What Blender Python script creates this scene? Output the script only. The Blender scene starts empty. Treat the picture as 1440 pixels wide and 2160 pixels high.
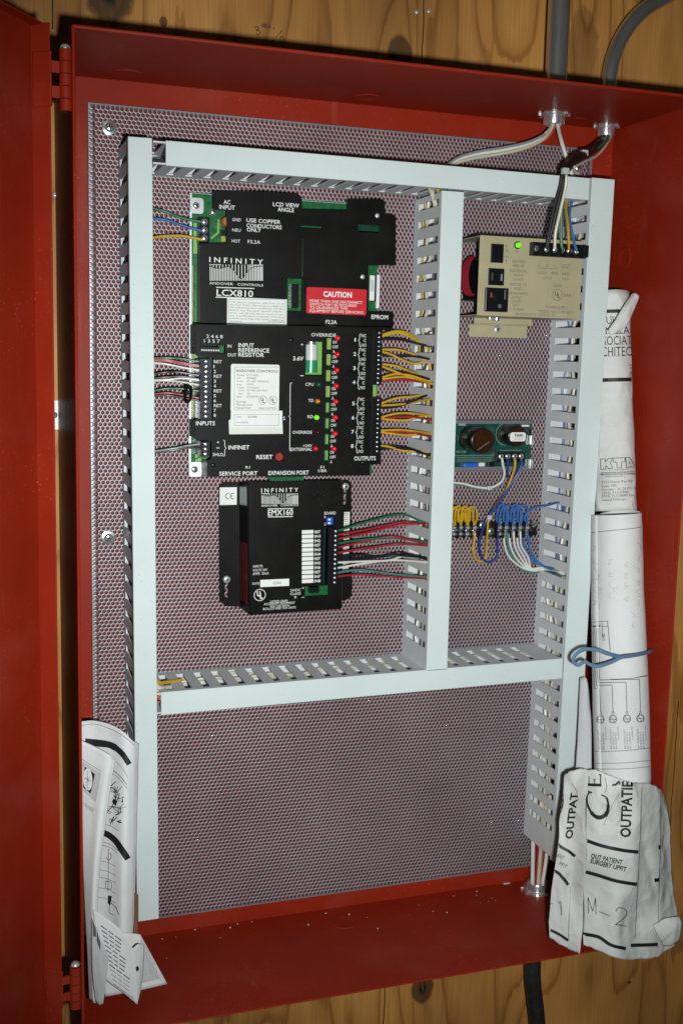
import bpy, bmesh, math, random
import numpy as np
from mathutils import Vector, Matrix
from mathutils.bvhtree import BVHTree
from mathutils.geometry import tessellate_polygon
random.seed(7); np.random.seed(7)
scene = bpy.context.scene
COL = scene.collection

# ------------------------------------------------------------------ camera
CR = np.array([[0.94590206, -0.32363652, 0.02299328],
               [-0.0236487, -0.13945112, -0.98994653],
               [0.32358928, 0.9358487, -0.13956068]])          # rows: right, down, forward
CC = np.array([-0.13400493, -1.19980296, -0.24637208])
CF = 2357.147
camd = bpy.data.cameras.new('camera')
cam = bpy.data.objects.new('camera', camd); COL.objects.link(cam)
camd.sensor_fit = 'VERTICAL'; camd.sensor_height = 36.0; camd.lens = CF * 36.0 / 2160.0
camd.clip_start = 0.02; camd.clip_end = 60.0
m3 = Matrix((CR[0], -CR[1], -CR[2])).transposed()
cam.matrix_world = Matrix.Translation(Vector(CC)) @ m3.to_4x4()
scene.camera = cam

# ------------------------------------------------------------------ world and lamps
world = bpy.data.worlds.new('World'); scene.world = world; world.use_nodes = True
bg = world.node_tree.nodes['Background']
bg.inputs[0].default_value = (1.0, 0.93, 0.85, 1); bg.inputs[1].default_value = 0.022
fl = bpy.data.lights.new('camera_flash', 'SPOT'); fl.energy = 66.0; fl.shadow_soft_size = 0.016; fl.spot_size = math.radians(80); fl.spot_blend = 1.0
fl.color = (0.95, 1.0, 0.985)
flo = bpy.data.objects.new('camera_flash', fl); COL.objects.link(flo)
flo.location = Vector(CC) + Vector((0.074, 0.0, -0.05))
flo.rotation_euler = (Vector((0.37, 0, -0.43)) - flo.location).to_track_quat('-Z', 'Y').to_euler()
scene.cycles.pixel_filter_type = 'BLACKMAN_HARRIS'; scene.cycles.filter_width = 1.6
vs = scene.view_settings
vs.view_transform = 'Standard'; vs.look = 'None'; vs.exposure = 0.0; vs.gamma = 1.0; vs.use_curve_mapping = False

# ------------------------------------------------------------------ layout helpers: where a sight line meets a plane of the place
def ray(px, py):
    return CR.T @ np.array([(px - 720) / CF, (py - 1080) / CF, 1.0])
def P(px, py, y):
    d = ray(px, py); return Vector(CC + (y - CC[1]) / d[1] * d)
def PX(px, py, x):
    d = ray(px, py); return Vector(CC + (x - CC[0]) / d[0] * d)
def PZ(px, py, z):
    d = ray(px, py); return Vector(CC + (z - CC[2]) / d[2] * d)

# ------------------------------------------------------------------ materials
MATS = {}
def mat(name, col, rough=0.5, metal=0.0, var=0.0, vscale=40.0, bump=0.0, bscale=300.0, emit=None, estr=0.0, spec=0.5, coat=0.0, trans=0.0, vstretch=None, wear=None, crumple=0.0):
    m = bpy.data.materials.new(name); m.use_nodes = True; MATS[name] = m
    nt = m.node_tree; b = nt.nodes['Principled BSDF']
    b.inputs['Base Color'].default_value = (*col, 1); b.inputs['Roughness'].default_value = rough
    b.inputs['Metallic'].default_value = metal; b.inputs['Specular IOR Level'].default_value = spec
    b.inputs['Coat Weight'].default_value = coat; b.inputs['Transmission Weight'].default_value = trans
    if emit: b.inputs['Emission Color'].default_value = (*emit, 1); b.inputs['Emission Strength'].default_value = estr
    L = nt.links.new
    if var or bump:
        geo = nt.nodes.new('ShaderNodeNewGeometry'); src = geo.outputs['Position']
        if vstretch:
            mp = nt.nodes.new('ShaderNodeVectorMath'); mp.operation = 'MULTIPLY'; mp.inputs[1].default_value = vstretch
            L(src, mp.inputs[0]); src = mp.outputs[0]
    if var:
        n = nt.nodes.new('ShaderNodeTexNoise'); n.inputs['Scale'].default_value = vscale; n.inputs['Detail'].default_value = 6
        n.inputs['Roughness'].default_value = 0.62; L(src, n.inputs['Vector'])
        r = nt.nodes.new('ShaderNodeValToRGB'); r.color_ramp.elements[0].position = 0.3; r.color_ramp.elements[1].position = 0.72
        r.color_ramp.elements[0].color = tuple(max(0, c * (1 - var)) for c in col) + (1,)
        r.color_ramp.elements[1].color = tuple(min(1, c * (1 + var * .7)) for c in col) + (1,)
        L(n.outputs['Fac'], r.inputs[0]); L(r.outputs[0], b.inputs['Base Color'])
        mr = nt.nodes.new('ShaderNodeMapRange'); mr.inputs['To Min'].default_value = max(0.03, rough - .09); mr.inputs['To Max'].default_value = rough + .09
        L(n.outputs['Fac'], mr.inputs['Value']); L(mr.outputs[0], b.inputs['Roughness'])
    if wear:
        # sparse marks: specks (chips, dust) and long faint rubs, grouped by a slow mask
        wc, amt, sc = wear
        if not (var or bump): geo = nt.nodes.new('ShaderNodeNewGeometry'); src = geo.outputs['Position']
        def nz(scale, stretch, detail=2):
            mp_ = nt.nodes.new('ShaderNodeVectorMath'); mp_.operation = 'MULTIPLY'; mp_.inputs[1].default_value = stretch; L(geo.outputs['Position'], mp_.inputs[0])
            q = nt.nodes.new('ShaderNodeTexNoise'); q.inputs['Scale'].default_value = scale; q.inputs['Detail'].default_value = detail; L(mp_.outputs[0], q.inputs['Vector']); return q.outputs['Fac']
        def thr(v, a, b_):
            q = nt.nodes.new('ShaderNodeMapRange'); q.inputs['From Min'].default_value = a; q.inputs['From Max'].default_value = b_; L(v, q.inputs['Value']); return q.outputs[0]
        def mx(op, a, b_):
            q = nt.nodes.new('ShaderNodeMath'); q.operation = op
            for i, x in enumerate((a, b_)):
                if isinstance(x, (int, float)): q.inputs[i].default_value = x
                else: L(x, q.inputs[i])
            return q.outputs[0]
        speck = mx('MULTIPLY', thr(nz(sc, (1, 1, 1), 1), .70, .74), thr(nz(9, (1, 1, 1)), .42, .62))
        rub = mx('MULTIPLY', mx('MULTIPLY', thr(nz(70, (1, .3, .12), 3), .62, .74), thr(nz(7, (1, 1, 1)), .48, .66)), .55)
        smud = mx('MULTIPLY', thr(nz(13, (1, 1, 1), 5), .52, .75), .22)
        fac = mx('MULTIPLY', mx('MAXIMUM', mx('MAXIMUM', speck, rub), smud), amt)
        mw = nt.nodes.new('ShaderNodeMix'); mw.data_type = 'RGBA'; L(fac, mw.inputs[0]); mw.inputs[7].default_value = (*wc, 1)
        if b.inputs['Base Color'].is_linked: L(b.inputs['Base Color'].links[0].from_socket, mw.inputs[6])
        else: mw.inputs[6].default_value = (*col, 1)
        L(mw.outputs[2], b.inputs['Base Color'])
    if bump:
        n2 = nt.nodes.new('ShaderNodeTexNoise'); n2.inputs['Scale'].default_value = bscale; n2.inputs['Detail'].default_value = 3
        L(src, n2.inputs['Vector'])
        bp = nt.nodes.new('ShaderNodeBump'); bp.inputs['Strength'].default_value = bump; bp.inputs['Distance'].default_value = 0.001
        L(n2.outputs['Fac'], bp.inputs['Height']); L(bp.outputs[0], b.inputs['Normal'])
        if crumple:
            vo = nt.nodes.new('ShaderNodeTexVoronoi'); vo.inputs['Scale'].default_value = 34; vo.inputs['Randomness'].default_value = 1
            nw = nt.nodes.new('ShaderNodeTexNoise'); nw.inputs['Scale'].default_value = 25; L(src, nw.inputs['Vector'])
            ad = nt.nodes.new('ShaderNodeVectorMath'); ad.operation = 'MULTIPLY_ADD'; ad.inputs[1].default_value = (.05, .05, .05); L(nw.outputs['Color'], ad.inputs[0]); L(src, ad.inputs[2]); L(ad.outputs[0], vo.inputs['Vector'])
            b2_ = nt.nodes.new('ShaderNodeBump'); b2_.inputs['Strength'].default_value = crumple; b2_.inputs['Distance'].default_value = .006; L(vo.outputs['Distance'], b2_.inputs['Height']); L(b2_.outputs[0], bp.inputs['Normal'])
    return m
RED = mat('red_enamel', (0.265, 0.0175, 0.0050), .50, var=.14, vscale=9, bump=.12, bscale=900, spec=.17, wear=((.42, .16, .12), .42, 420))
PLATE = mat('galvanised_plate', (0.285, 0.298, 0.33), .42, metal=.45, var=.20, vscale=9)
DUCT = mat('duct_body_pvc', (0.63, 0.64, 0.65), .50, var=.07, vscale=25)
COVER = mat('duct_cover_pvc', (0.60, 0.675, 0.665), .50, var=.05, vscale=6, bump=.05, bscale=160, spec=.22, wear=((.30, .31, .30), .34, 380))
BLACKC = mat('black_painted_cover', (0.0042, 0.0036, 0.0036), .42, var=.3, vscale=30, bump=.08, bscale=1500, spec=.16, wear=((.05, .048, .045), .5, 520))
BLACKP = mat('black_plastic', (0.007, 0.007, 0.008), .30, spec=.3)
PCB = mat('green_solder_mask', (0.012, 0.12, 0.035), .28, var=.35, vscale=160)
PCBD = mat('dark_green_solder_mask', (0.008, 0.055, 0.04), .3, var=.4, vscale=140)
TRACE = mat('tinned_trace_green', (0.18, 0.42, 0.09), .35, var=.2, vscale=90)
BRASS = mat('yellowed_solder_track', (0.38, 0.36, 0.08), .35, var=.3, vscale=200)
CHROME = mat('bright_zinc', (0.76, 0.77, 0.79), .22, metal=.86, var=.15, vscale=120)
ZINC = mat('zinc_bracket', (0.62, 0.64, 0.64), .36, metal=.55, var=.15, vscale=40)
CONDUIT = mat('conduit_steel', (0.55, 0.54, 0.52), .20, metal=.86, var=.3, vscale=30, vstretch=(1, 1, .15))
WHITEP = mat('white_ink', (0.76, 0.77, 0.75), .55)
LABELW = mat('white_label_stock', (0.72, 0.74, 0.72), .45, var=.05, vscale=60)
LABELC = mat('cream_label_stock', (0.66, 0.67, 0.60), .5, var=.06, vscale=60)
INK = mat('grey_print_ink', (0.10, 0.10, 0.11), .6)
INKD = mat('black_print_ink', (0.012, 0.011, 0.014), .55)
INKG = mat('light_grey_ink', (0.26, 0.26, 0.28), .6)
REDL = mat('red_label_stock', (0.55, 0.012, 0.02), .4, var=.08, vscale=40)
BEIGE = mat('beige_enamel', (0.39, 0.345, 0.215), .45, var=.08, vscale=30, bump=.05, bscale=700)
PAPER = mat('paper', (0.68, 0.69, 0.69), .8, var=.09, vscale=12, bump=.15, bscale=140, wear=((.5, .48, .44), .35, 300), crumple=.12)
PAPERO = mat('handled_paper', (0.64, 0.645, 0.635), .82, var=.16, vscale=14, bump=.25, bscale=90, wear=((.46, .40, .33), .5, 300), crumple=.55)
PAPERG = mat('grey_toned_paper', (0.50, 0.50, 0.51), .8, var=.06, vscale=30)
DARKM = mat('dark_conduit_jacket', (0.018, 0.018, 0.02), .5, var=.4, vscale=80)
CAPB = mat('brown_capacitor_sleeve', (0.035, 0.012, 0.004), .14, var=.3, vscale=60, coat=.5)
CAPK = mat('black_capacitor_sleeve', (0.010, 0.009, 0.009), .22)
BLUEP = mat('blue_plastic', (0.02, 0.10, 0.55), .3)
BATT = mat('battery_green_wrap', (0.03, 0.28, 0.12), .18)
BATW = mat('battery_grey_wrap', (0.55, 0.58, 0.58), .15)
LEDR = mat('red_led_lens', (0.75, 0.006, 0.02), .2, emit=(1, .02, .05), estr=.10)
LEDG = mat('green_led_lit', (0.10, 0.75, 0.01), .25, emit=(.25, 1, .02), estr=.55)
LEDA = mat('amber_led_lens', (0.65, 0.24, 0.01), .2)
LEDGD = mat('green_led_unlit', (0.01, 0.10, 0.03), .15)
LEDRD = mat('dark_red_led_unlit', (0.06, 0.003, 0.004), .15)
TIE = mat('clear_nylon_tie', (0.45, 0.47, 0.48), .35)
W = {}
for k, c in dict(yellow=(0.52, 0.31, 0.015), black=(0.010, 0.009, 0.012), red=(0.32, 0.018, 0.03), white=(0.66, 0.65, 0.60), green=(0.015, 0.13, 0.06),
                 blue=(0.045, 0.13, 0.36), navy=(0.02, 0.035, 0.20), cream=(0.52, 0.49, 0.38), grey=(0.24, 0.25, 0.25), orange=(0.5, 0.10, 0.04),
                 teal=(0.06, 0.20, 0.17), pink=(0.42, 0.07, 0.10)).items():
    W[k] = mat(k + '_wire_insulation', c, .38, var=.06, vscale=90)
MAROON = mat('maroon_winding', (0.22, 0.008, 0.02), .4)
REDD = mat('dark_red_label', (0.09, 0.004, 0.006), .3)

def plywood():
    m = bpy.data.materials.new('plywood'); m.use_nodes = True; nt = m.node_tree; L = nt.links.new
    b = nt.nodes['Principled BSDF']; b.inputs['Roughness'].default_value = .55; b.inputs['Specular IOR Level'].default_value = .3
    def math_(op, a, c=None, clamp=False):
        n = nt.nodes.new('ShaderNodeMath'); n.operation = op; n.use_clamp = clamp
        for i, v in enumerate((a, c)):
            if v is None: continue
            if isinstance(v, (int, float)): n.inputs[i].default_value = v
            else: L(v, n.inputs[i])
        return n.outputs[0]
    geo = nt.nodes.new('ShaderNodeNewGeometry'); sep = nt.nodes.new('ShaderNodeSeparateXYZ'); L(geo.outputs['Position'], sep.inputs[0])
    X, Z = sep.outputs[0], sep.outputs[2]
    def noise(sx, sz, detail=3, off=0.0):
        cb = nt.nodes.new('ShaderNodeCombineXYZ'); L(math_('MULTIPLY', X, sx), cb.inputs[0]); L(math_('MULTIPLY', Z, sz), cb.inputs[1]); cb.inputs[2].default_value = off
        n = nt.nodes.new('ShaderNodeTexNoise'); n.inputs['Scale'].default_value = 1; n.inputs['Detail'].default_value = detail; L(cb.outputs[0], n.inputs['Vector'])
        return n.outputs['Fac']
    yw = WALL_Y
    knots = [(P(232, -12, yw), .024, .026), (P(842, 118, yw), .014, .021), (P(890, 2085, yw), .0145, .021), (P(345, 46, yw), .0042, .0055), (P(1228, 105, yw), .019, .045)]
    field = math_('MULTIPLY', noise(6, 1.6, 2), 12.0)
    dark = None; core = None
    for i, (k, a, c) in enumerate(knots):
        dx = math_('MULTIPLY', math_('SUBTRACT', X, k.x), 1 / a); dz = math_('MULTIPLY', math_('SUBTRACT', Z, k.z), 1 / c)
        wob = math_('MULTIPLY', math_('SUBTRACT', noise(60, 60, 2, i * 3.1), .5), .5)
        d = math_('ADD', math_('SQRT', math_('ADD', math_('MULTIPLY', dx, dx), math_('MULTIPLY', dz, dz))), wob)
        # grain sweeps round the knot
        dzl = math_('MULTIPLY', dz, .35)
        dl = math_('ADD', math_('MULTIPLY', dx, dx), math_('MULTIPLY', dzl, dzl))
        bend = math_('MULTIPLY', math_('POWER', 2.718, math_('MULTIPLY', dl, -.22)), 2.6 if a > .01 else .8)
        field = math_('ADD', field, bend)
        mr = nt.nodes.new('ShaderNodeMapRange'); mr.interpolation_type = 'SMOOTHSTEP'
        mr.inputs['From Min'].default_value = 1.18; mr.inputs['From Max'].default_value = .88; L(d, mr.inputs['Value'])
        kk = mr.outputs[0]
        if i == 4: kk = math_('MULTIPLY', kk, .45)
        dark = kk if dark is None else math_('MAXIMUM', dark, kk)
        mr2 = nt.nodes.new('ShaderNodeMapRange'); mr2.inputs['From Min'].default_value = .5; mr2.inputs['From Max'].default_value = .12; L(d, mr2.inputs['Value'])
        cc = math_('MULTIPLY', mr2.outputs[0], math_('GREATER_THAN', noise(140, 45, 2, i * 1.7), .47)) if i in (0, 2) else None
        if cc is not None: core = cc if core is None else math_('MAXIMUM', core, cc)
    field = math_('ADD', field, math_('MULTIPLY', X, 6.0))
    field = math_('ADD', field, math_('MULTIPLY', noise(40, 5, 3, 5.0), .8))
    band = math_('FRACT', field)
    ring = nt.nodes.new('ShaderNodeValToRGB'); e = ring.color_ramp.elements
    e[0].position = 0; e[0].color = (.46, .205, .050, 1); e[1].position = 1; e[1].color = (.36, .150, .034, 1)
    for p_, c_ in ((.45, (.50, .235, .062, 1)), (.8, (.42, .185, .044, 1)), (.93, (.29, .118, .027, 1))):
        q = ring.color_ramp.elements.new(p_); q.color = c_
    L(band, ring.inputs[0])
    fib = noise(420, 9, 4, 2.0)
    fr = nt.nodes.new('ShaderNodeMapRange'); fr.inputs['From Min'].default_value = .3; fr.inputs['From Max'].default_value = .7
    fr.inputs['To Min'].default_value = .86; fr.inputs['To Max'].default_value = 1.10; L(fib, fr.inputs['Value'])
    pat = noise(5, 3, 4, 9.0)
    pr_ = nt.nodes.new('ShaderNodeMapRange'); pr_.inputs['From Min'].default_value = .3; pr_.inputs['From Max'].default_value = .7
    pr_.inputs['To Min'].default_value = .58; pr_.inputs['To Max'].default_value = 1.22; L(pat, pr_.inputs['Value'])
    mul = nt.nodes.new('ShaderNodeMix'); mul.data_type = 'RGBA'; mul.blend_type = 'MULTIPLY'; mul.inputs[0].default_value = 1
    L(ring.outputs[0], mul.inputs[6])
    cmb = nt.nodes.new('ShaderNodeCombineColor'); f2 = math_('MULTIPLY', fr.outputs[0], pr_.outputs[0])
    for i in range(3): L(f2, cmb.inputs[i])
    L(cmb.outputs[0], mul.inputs[7])
    mk = nt.nodes.new('ShaderNodeMix'); mk.data_type = 'RGBA'; L(math_('MULTIPLY', dark, .86), mk.inputs[0]); L(mul.outputs[2], mk.inputs[6]); mk.inputs[7].default_value = (.060, .026, .010, 1)
    mc = nt.nodes.new('ShaderNodeMix'); mc.data_type = 'RGBA'; L(core, mc.inputs[0]); L(mk.outputs[2], mc.inputs[6]); mc.inputs[7].default_value = (.006, .004, .003, 1)
    # drying checks: thin dark lines along the grain
    out = mc.outputs[2]
    for (cx, z0, z1) in ((P(892, 60, yw).x, P(892, 150, yw).z, P(892, -60, yw).z), (P(111, 20, yw).x, P(111, 62, yw).z, P(111, -80, yw).z), (P(810, 2110, yw).x, P(810, 2300, yw).z, P(810, 1900, yw).z), (P(1415, 1700, yw).x, P(1415, 1800, yw).z, P(1415, 1480, yw).z)):
        ln = math_('ABSOLUTE', math_('SUBTRACT', math_('ADD', X, math_('MULTIPLY', math_('SUBTRACT', noise(3, 30, 2, cx * 9), .5), .004)), cx))
        inl = math_('MULTIPLY', math_('LESS_THAN', ln, .0007), math_('MULTIPLY', math_('GREATER_THAN', Z, z0), math_('LESS_THAN', Z, z1)))
        mm = nt.nodes.new('ShaderNodeMix'); mm.data_type = 'RGBA'; L(inl, mm.inputs[0]); L(out, mm.inputs[6]); mm.inputs[7].default_value = (.03, .014, .006, 1); out = mm.outputs[2]
    L(out, b.inputs['Base Color'])
    bp = nt.nodes.new('ShaderNodeBump'); bp.inputs['Strength'].default_value = .25; bp.inputs['Distance'].default_value = .001; L(fib, bp.inputs['Height']); L(bp.outputs[0], b.inputs['Normal'])
    return m

# ------------------------------------------------------------------ geometry helpers
class MB:
    def __init__(s): s.v = []; s.f = []; s.sm = []
    def add(s, vs, fs, smooth=False):
        o = len(s.v); s.v += [tuple(v) for v in vs]; s.f += [tuple(i + o for i in f) for f in fs]; s.sm += [smooth] * len(fs); return s
    def box(s, x0, x1, y0, y1, z0, z1, M=None):
        vs = [Vector((x, y, z)) for x in (x0, x1) for y in (y0, y1) for z in (z0, z1)]
        if M: vs = [M @ v for v in vs]
        return s.add(vs, [(0, 1, 3, 2), (4, 6, 7, 5), (0, 4, 5, 1), (2, 3, 7, 6), (0, 2, 6, 4), (1, 5, 7, 3)])
    def hexa(s, a, b):  # two quads of 4 points
        return s.add(list(a) + list(b), [(0, 1, 2, 3), (7, 6, 5, 4), (0, 4, 5, 1), (1, 5, 6, 2), (2, 6, 7, 3), (3, 7, 4, 0)])
    def prism(s, outer, y0, y1, holes=()):
        """outline in (x,z), with holes, extruded from y0 (front) to y1"""
        loops = [list(outer)] + [list(h) for h in holes]
        t = tessellate_polygon([[Vector((p[0], p[1], 0)) for p in l] for l in loops])
        flat = [p for l in loops for p in l]; n = len(flat)
        vs = [(p[0], y0, p[1]) for p in flat] + [(p[0], y1, p[1]) for p in flat]
        fs = [tuple(x) for x in t] + [tuple(i + n for i in reversed(x)) for x in t]
        o = 0
        for l in loops:
            k = len(l)
            for i in range(k):
                j = (i + 1) % k; fs.append((o + i, o + j, n + o + j, n + o + i))
            o += k
        return s.add(vs, fs)
    def lathe(s, c, axis, prof, n=16, smooth=True):
        """prof: list of (distance along axis, radius)"""
        c = Vector(c); a = Vector(axis).normalized()
        u = a.orthogonal().normalized(); w = a.cross(u)
        vs = []; fs = []
        for (t, r) in prof:
            for k in range(n):
                th = 2 * math.pi * k / n; vs.append(c + a * t + (u * math.cos(th) + w * math.sin(th)) * r)
        for i in range(len(prof) - 1):
            for k in range(n):
                j = (k + 1) % n; fs.append((i * n + k, i * n + j, (i + 1) * n + j, (i + 1) * n + k))
        s.add(vs, fs, smooth)
        o = len(s.v) - len(vs)
        if prof[0][1] > 1e-6: s.f.append(tuple(o + k for k in range(n))); s.sm.append(False)
        if prof[-1][1] > 1e-6: s.f.append(tuple(o + (len(prof) - 1) * n + k for k in range(n))); s.sm.append(False)
        return s
    def cyl(s, a, b, r, n=14, r2=None):
        a = Vector(a); b = Vector(b); return s.lathe(a, b - a, [(0, r), ((b - a).length, r if r2 is None else r2)], n)
    def dome(s, c, axis, r, h, n=12):
        return s.lathe(c, axis, [(0, r)] + [(h * math.sin(t * math.pi / 10), max(1e-5, r * math.cos(t * math.pi / 10))) for t in range(1, 6)], n)
    def tube(s, pts, r, n=8, closed_ends=True):
        pts = [Vector(p) for p in pts]; m = len(pts)
        T = [(pts[min(i + 1, m - 1)] - pts[max(i - 1, 0)]).normalized() for i in range(m)]
        u = T[0].orthogonal().normalized(); vs = []; fs = []
        for i in range(m):
            u = (u - T[i] * u.dot(T[i])); u = u.normalized() if u.length > 1e-6 else T[i].orthogonal().normalized()
            w = T[i].cross(u); rr = r[i] if isinstance(r, (list, tuple)) else r
            for k in range(n):
                th = 2 * math.pi * k / n; vs.append(pts[i] + (u * math.cos(th) + w * math.sin(th)) * rr)
        for i in range(m - 1):
            for k in range(n):
                j = (k + 1) % n; fs.append((i * n + k, i * n + j, (i + 1) * n + j, (i + 1) * n + k))
        s.add(vs, fs, True); o = len(s.v) - len(vs)
        s.f.append(tuple(o + k for k in reversed(range(n)))); s.sm.append(False)
        s.f.append(tuple(o + (m - 1) * n + k for k in range(n))); s.sm.append(False)
        return s
    def build(s, name, material, parent=None, label=None, cat=None, group=None, kind=None, bevel=0.0, recalc=True, solid=0.0):
        vs = np.array(s.v, dtype=float)
        if parent is not None:
            base = parent_origin(parent)
        else:
            base = Vector((vs[:, 0].mean(), vs[:, 1].mean(), vs[:, 2].min()))
        me = bpy.data.meshes.new(name)
        me.from_pydata([tuple(v) for v in (vs - np.array(base))], [], s.f)
        if recalc:
            bm = bmesh.new(); bm.from_mesh(me); bmesh.ops.recalc_face_normals(bm, faces=bm.faces); bm.to_mesh(me); bm.free()
        me.polygons.foreach_set('use_smooth', s.sm)
        if any(s.sm): me.set_sharp_from_angle(angle=.75)
        me.materials.append(material)
        o = bpy.data.objects.new(name, me); COL.objects.link(o)
        if parent is not None: o.parent = parent
        else: o.location = base
        if bevel:
            b = o.modifiers.new('bevel', 'BEVEL'); b.width = bevel; b.segments = 2; b.limit_method = 'ANGLE'; b.angle_limit = .6
        if solid:
            d = o.modifiers.new('thickness', 'SOLIDIFY'); d.thickness = solid; d.offset = 0
        tag(o, label, cat, group, kind)
        return o
def parent_origin(p):
    v = Vector((0, 0, 0))
    while p is not None: v += p.location; p = p.parent
    return v
def tag(o, label=None, cat=None, group=None, kind=None):
    if label: o['label'] = label
    if cat: o['category'] = cat
    if group: o['group'] = group
    if kind: o['kind'] = kind
    return o
def thing(name, loc, label, cat, group=None):
    e = bpy.data.objects.new(name, None); COL.objects.link(e); e.location = loc; e.empty_display_size = .02
    return tag(e, label, cat, group)
def spline(pts, k=6):
    pts = [Vector(p) for p in pts]
    if len(pts) < 3: return pts
    q = [pts[0] * 2 - pts[1]] + pts + [pts[-1] * 2 - pts[-2]]; out = []
    for i in range(1, len(q) - 2):
        a, b, c, d = q[i - 1:i + 3]
        for j in range(k):
            t = j / k
            out.append(.5 * ((2 * b) + (c - a) * t + (2 * a - 5 * b + 4 * c - d) * t * t + (3 * b - a - 3 * c + d) * t ** 3))
    out.append(pts[-1]); return out
def rrect(x0, x1, z0, z1, r, n=4):
    x0, x1 = min(x0, x1), max(x0, x1); z0, z1 = min(z0, z1), max(z0, z1); pts = []
    for cx, cz, a in ((x1 - r, z1 - r, 0), (x0 + r, z1 - r, 90), (x0 + r, z0 + r, 180), (x1 - r, z0 + r, 270)):
        for k in range(n + 1):
            t = math.radians(a + 90 * k / n); pts.append((cx + r * math.cos(t), cz + r * math.sin(t)))
    return pts
def circ(cx, cz, r, n=16): return [(cx + r * math.cos(2 * math.pi * k / n), cz + r * math.sin(2 * math.pi * k / n)) for k in range(n)]
def pxpoly(pts, y): return [(q.x, q.z) for q in (P(a, b, y) for a, b in pts)]
def pxrect(x0, y0, x1, y1, y):
    a = P(x0, (y0 + y1) / 2, y).x; b = P(x1, (y0 + y1) / 2, y).x; c = P((x0 + x1) / 2, y0, y).z; d = P((x0 + x1) / 2, y1, y).z
    return a, b, d, c     # x0,x1,z0,z1

# text outlines from the built-in font
_tc = {}
def glyphs(sv, bold=0.0):
    key = (sv, bold)
    if key in _tc: return _tc[key]
    cu = bpy.data.curves.new('t', 'FONT'); cu.body = sv; cu.resolution_u = 2; cu.offset = bold; cu.fill_mode = 'FRONT'
    ob = bpy.data.objects.new('t', cu)
    me = ob.to_mesh()
    vs = np.array([v.co[:2] for v in me.vertices]) if len(me.vertices) else np.zeros((0, 2))
    fs = [tuple(p.vertices) for p in me.polygons]
    ob.to_mesh_clear(); bpy.data.objects.remove(ob); bpy.data.curves.remove(cu)
    _tc[key] = (vs, fs); return vs, fs
CAP = None
def cap_height():
    global CAP
    if CAP is None: v, _ = glyphs('H'); CAP = float(v[:, 1].max())
    return CAP

class Layer:
    """flat print on a plane y = const, laid out on that plane"""
    def __init__(s, y, off=.00025): s.y = y - off; s.m = MB()
    def text(s, t, xl, yb, xr, h, bold=None):
        bold = (.010 if h > 7 else .0) if bold is None else bold
        vs, fs = glyphs(t, bold)
        if not len(vs): return
        a = P(xl, yb, s.y); b = P(xr, yb, s.y); hz = P(xl, yb - h, s.y).z - a.z
        x0, x1 = vs[:, 0].min(), vs[:, 0].max(); sx = (b.x - a.x) / max(1e-6, x1 - x0); sz = hz / cap_height()
        s.m.add([(a.x + (v[0] - x0) * sx, s.y, a.z + v[1] * sz) for v in vs], fs)
    def rect(s, x0, y0, x1, y1):
        a, b, c, d = pxrect(x0, y0, x1, y1, s.y); s.m.add([(a, s.y, c), (b, s.y, c), (b, s.y, d), (a, s.y, d)], [(0, 1, 2, 3)])
    def line(s, pts, w):
        q = [P(a, b, s.y) for a, b in pts]; k = w / 1900.0
        strip(s.m, q, k, Vector((0, -1, 0)))
    def ring(s, cx, cy, r, w):
        c = P(cx, cy, s.y); R = P(cx + r, cy, s.y).x - c.x; k = w / 1900.0; n = 24
        vs = [(c.x + rr * math.cos(2 * math.pi * i / n), s.y, c.z + rr * math.sin(2 * math.pi * i / n)) for rr in (R, R - k) for i in range(n)]
        s.m.add(vs, [(i, (i + 1) % n, n + (i + 1) % n, n + i) for i in range(n)])
    def frame(s, x0, y0, x1, y1, w): s.line([(x0, y0), (x1, y0)], w); s.line([(x0, y1), (x1, y1)], w); s.line([(x0, y0), (x0, y1)], w); s.line([(x1, y0), (x1, y1)], w)
    def ul(s, cx, cy, r, w):
        s.ring(cx, cy, r, w); s.text('U', cx - r * .5, cy + r * .22, cx + r * .1, r * .8, .04); s.text('L', cx + r * .02, cy + r * .62, cx + r * .5, r * .8, .04)
    def build(s, name, material, parent): return s.m.build(name, material, parent, recalc=False, kind='stuff' if name in ('lettering', 'fine_print', 'bar_code') else None)
def strip(m, q, k, nrm):
    n = len(q); vs = []
    for i in range(n):
        t = (q[min(i + 1, n - 1)] - q[max(i - 1, 0)]).normalized(); w = t.cross(nrm).normalized() * (k / 2)
        vs += [q[i] - w, q[i] + w]
    m.add(vs, [(2 * i, 2 * i + 1, 2 * i + 3, 2 * i + 2) for i in range(n - 1)])

# ------------------------------------------------------------------ dimensions of the place (metres)
CT, CB, CL, CRX = 0.0265, -0.9127, -0.0310, 0.6156      # cabinet inside: top, bottom, left, right
YB, YF = 0.0080, -0.1703                                 # cabinet back and front
WALL_Y = 0.012
PW, PH = 0.5837, 0.8897
YD = -0.0770                                             # front of the duct covers

# ================================================================== SETTING: plywood wall
PLY = plywood()
MB().box(-1.3, 1.7, WALL_Y, WALL_Y + .018, -1.75, .75).build('wall', PLY, kind='structure', label='knotty plywood sheet wall behind the red cabinet', cat='wall')

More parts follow.
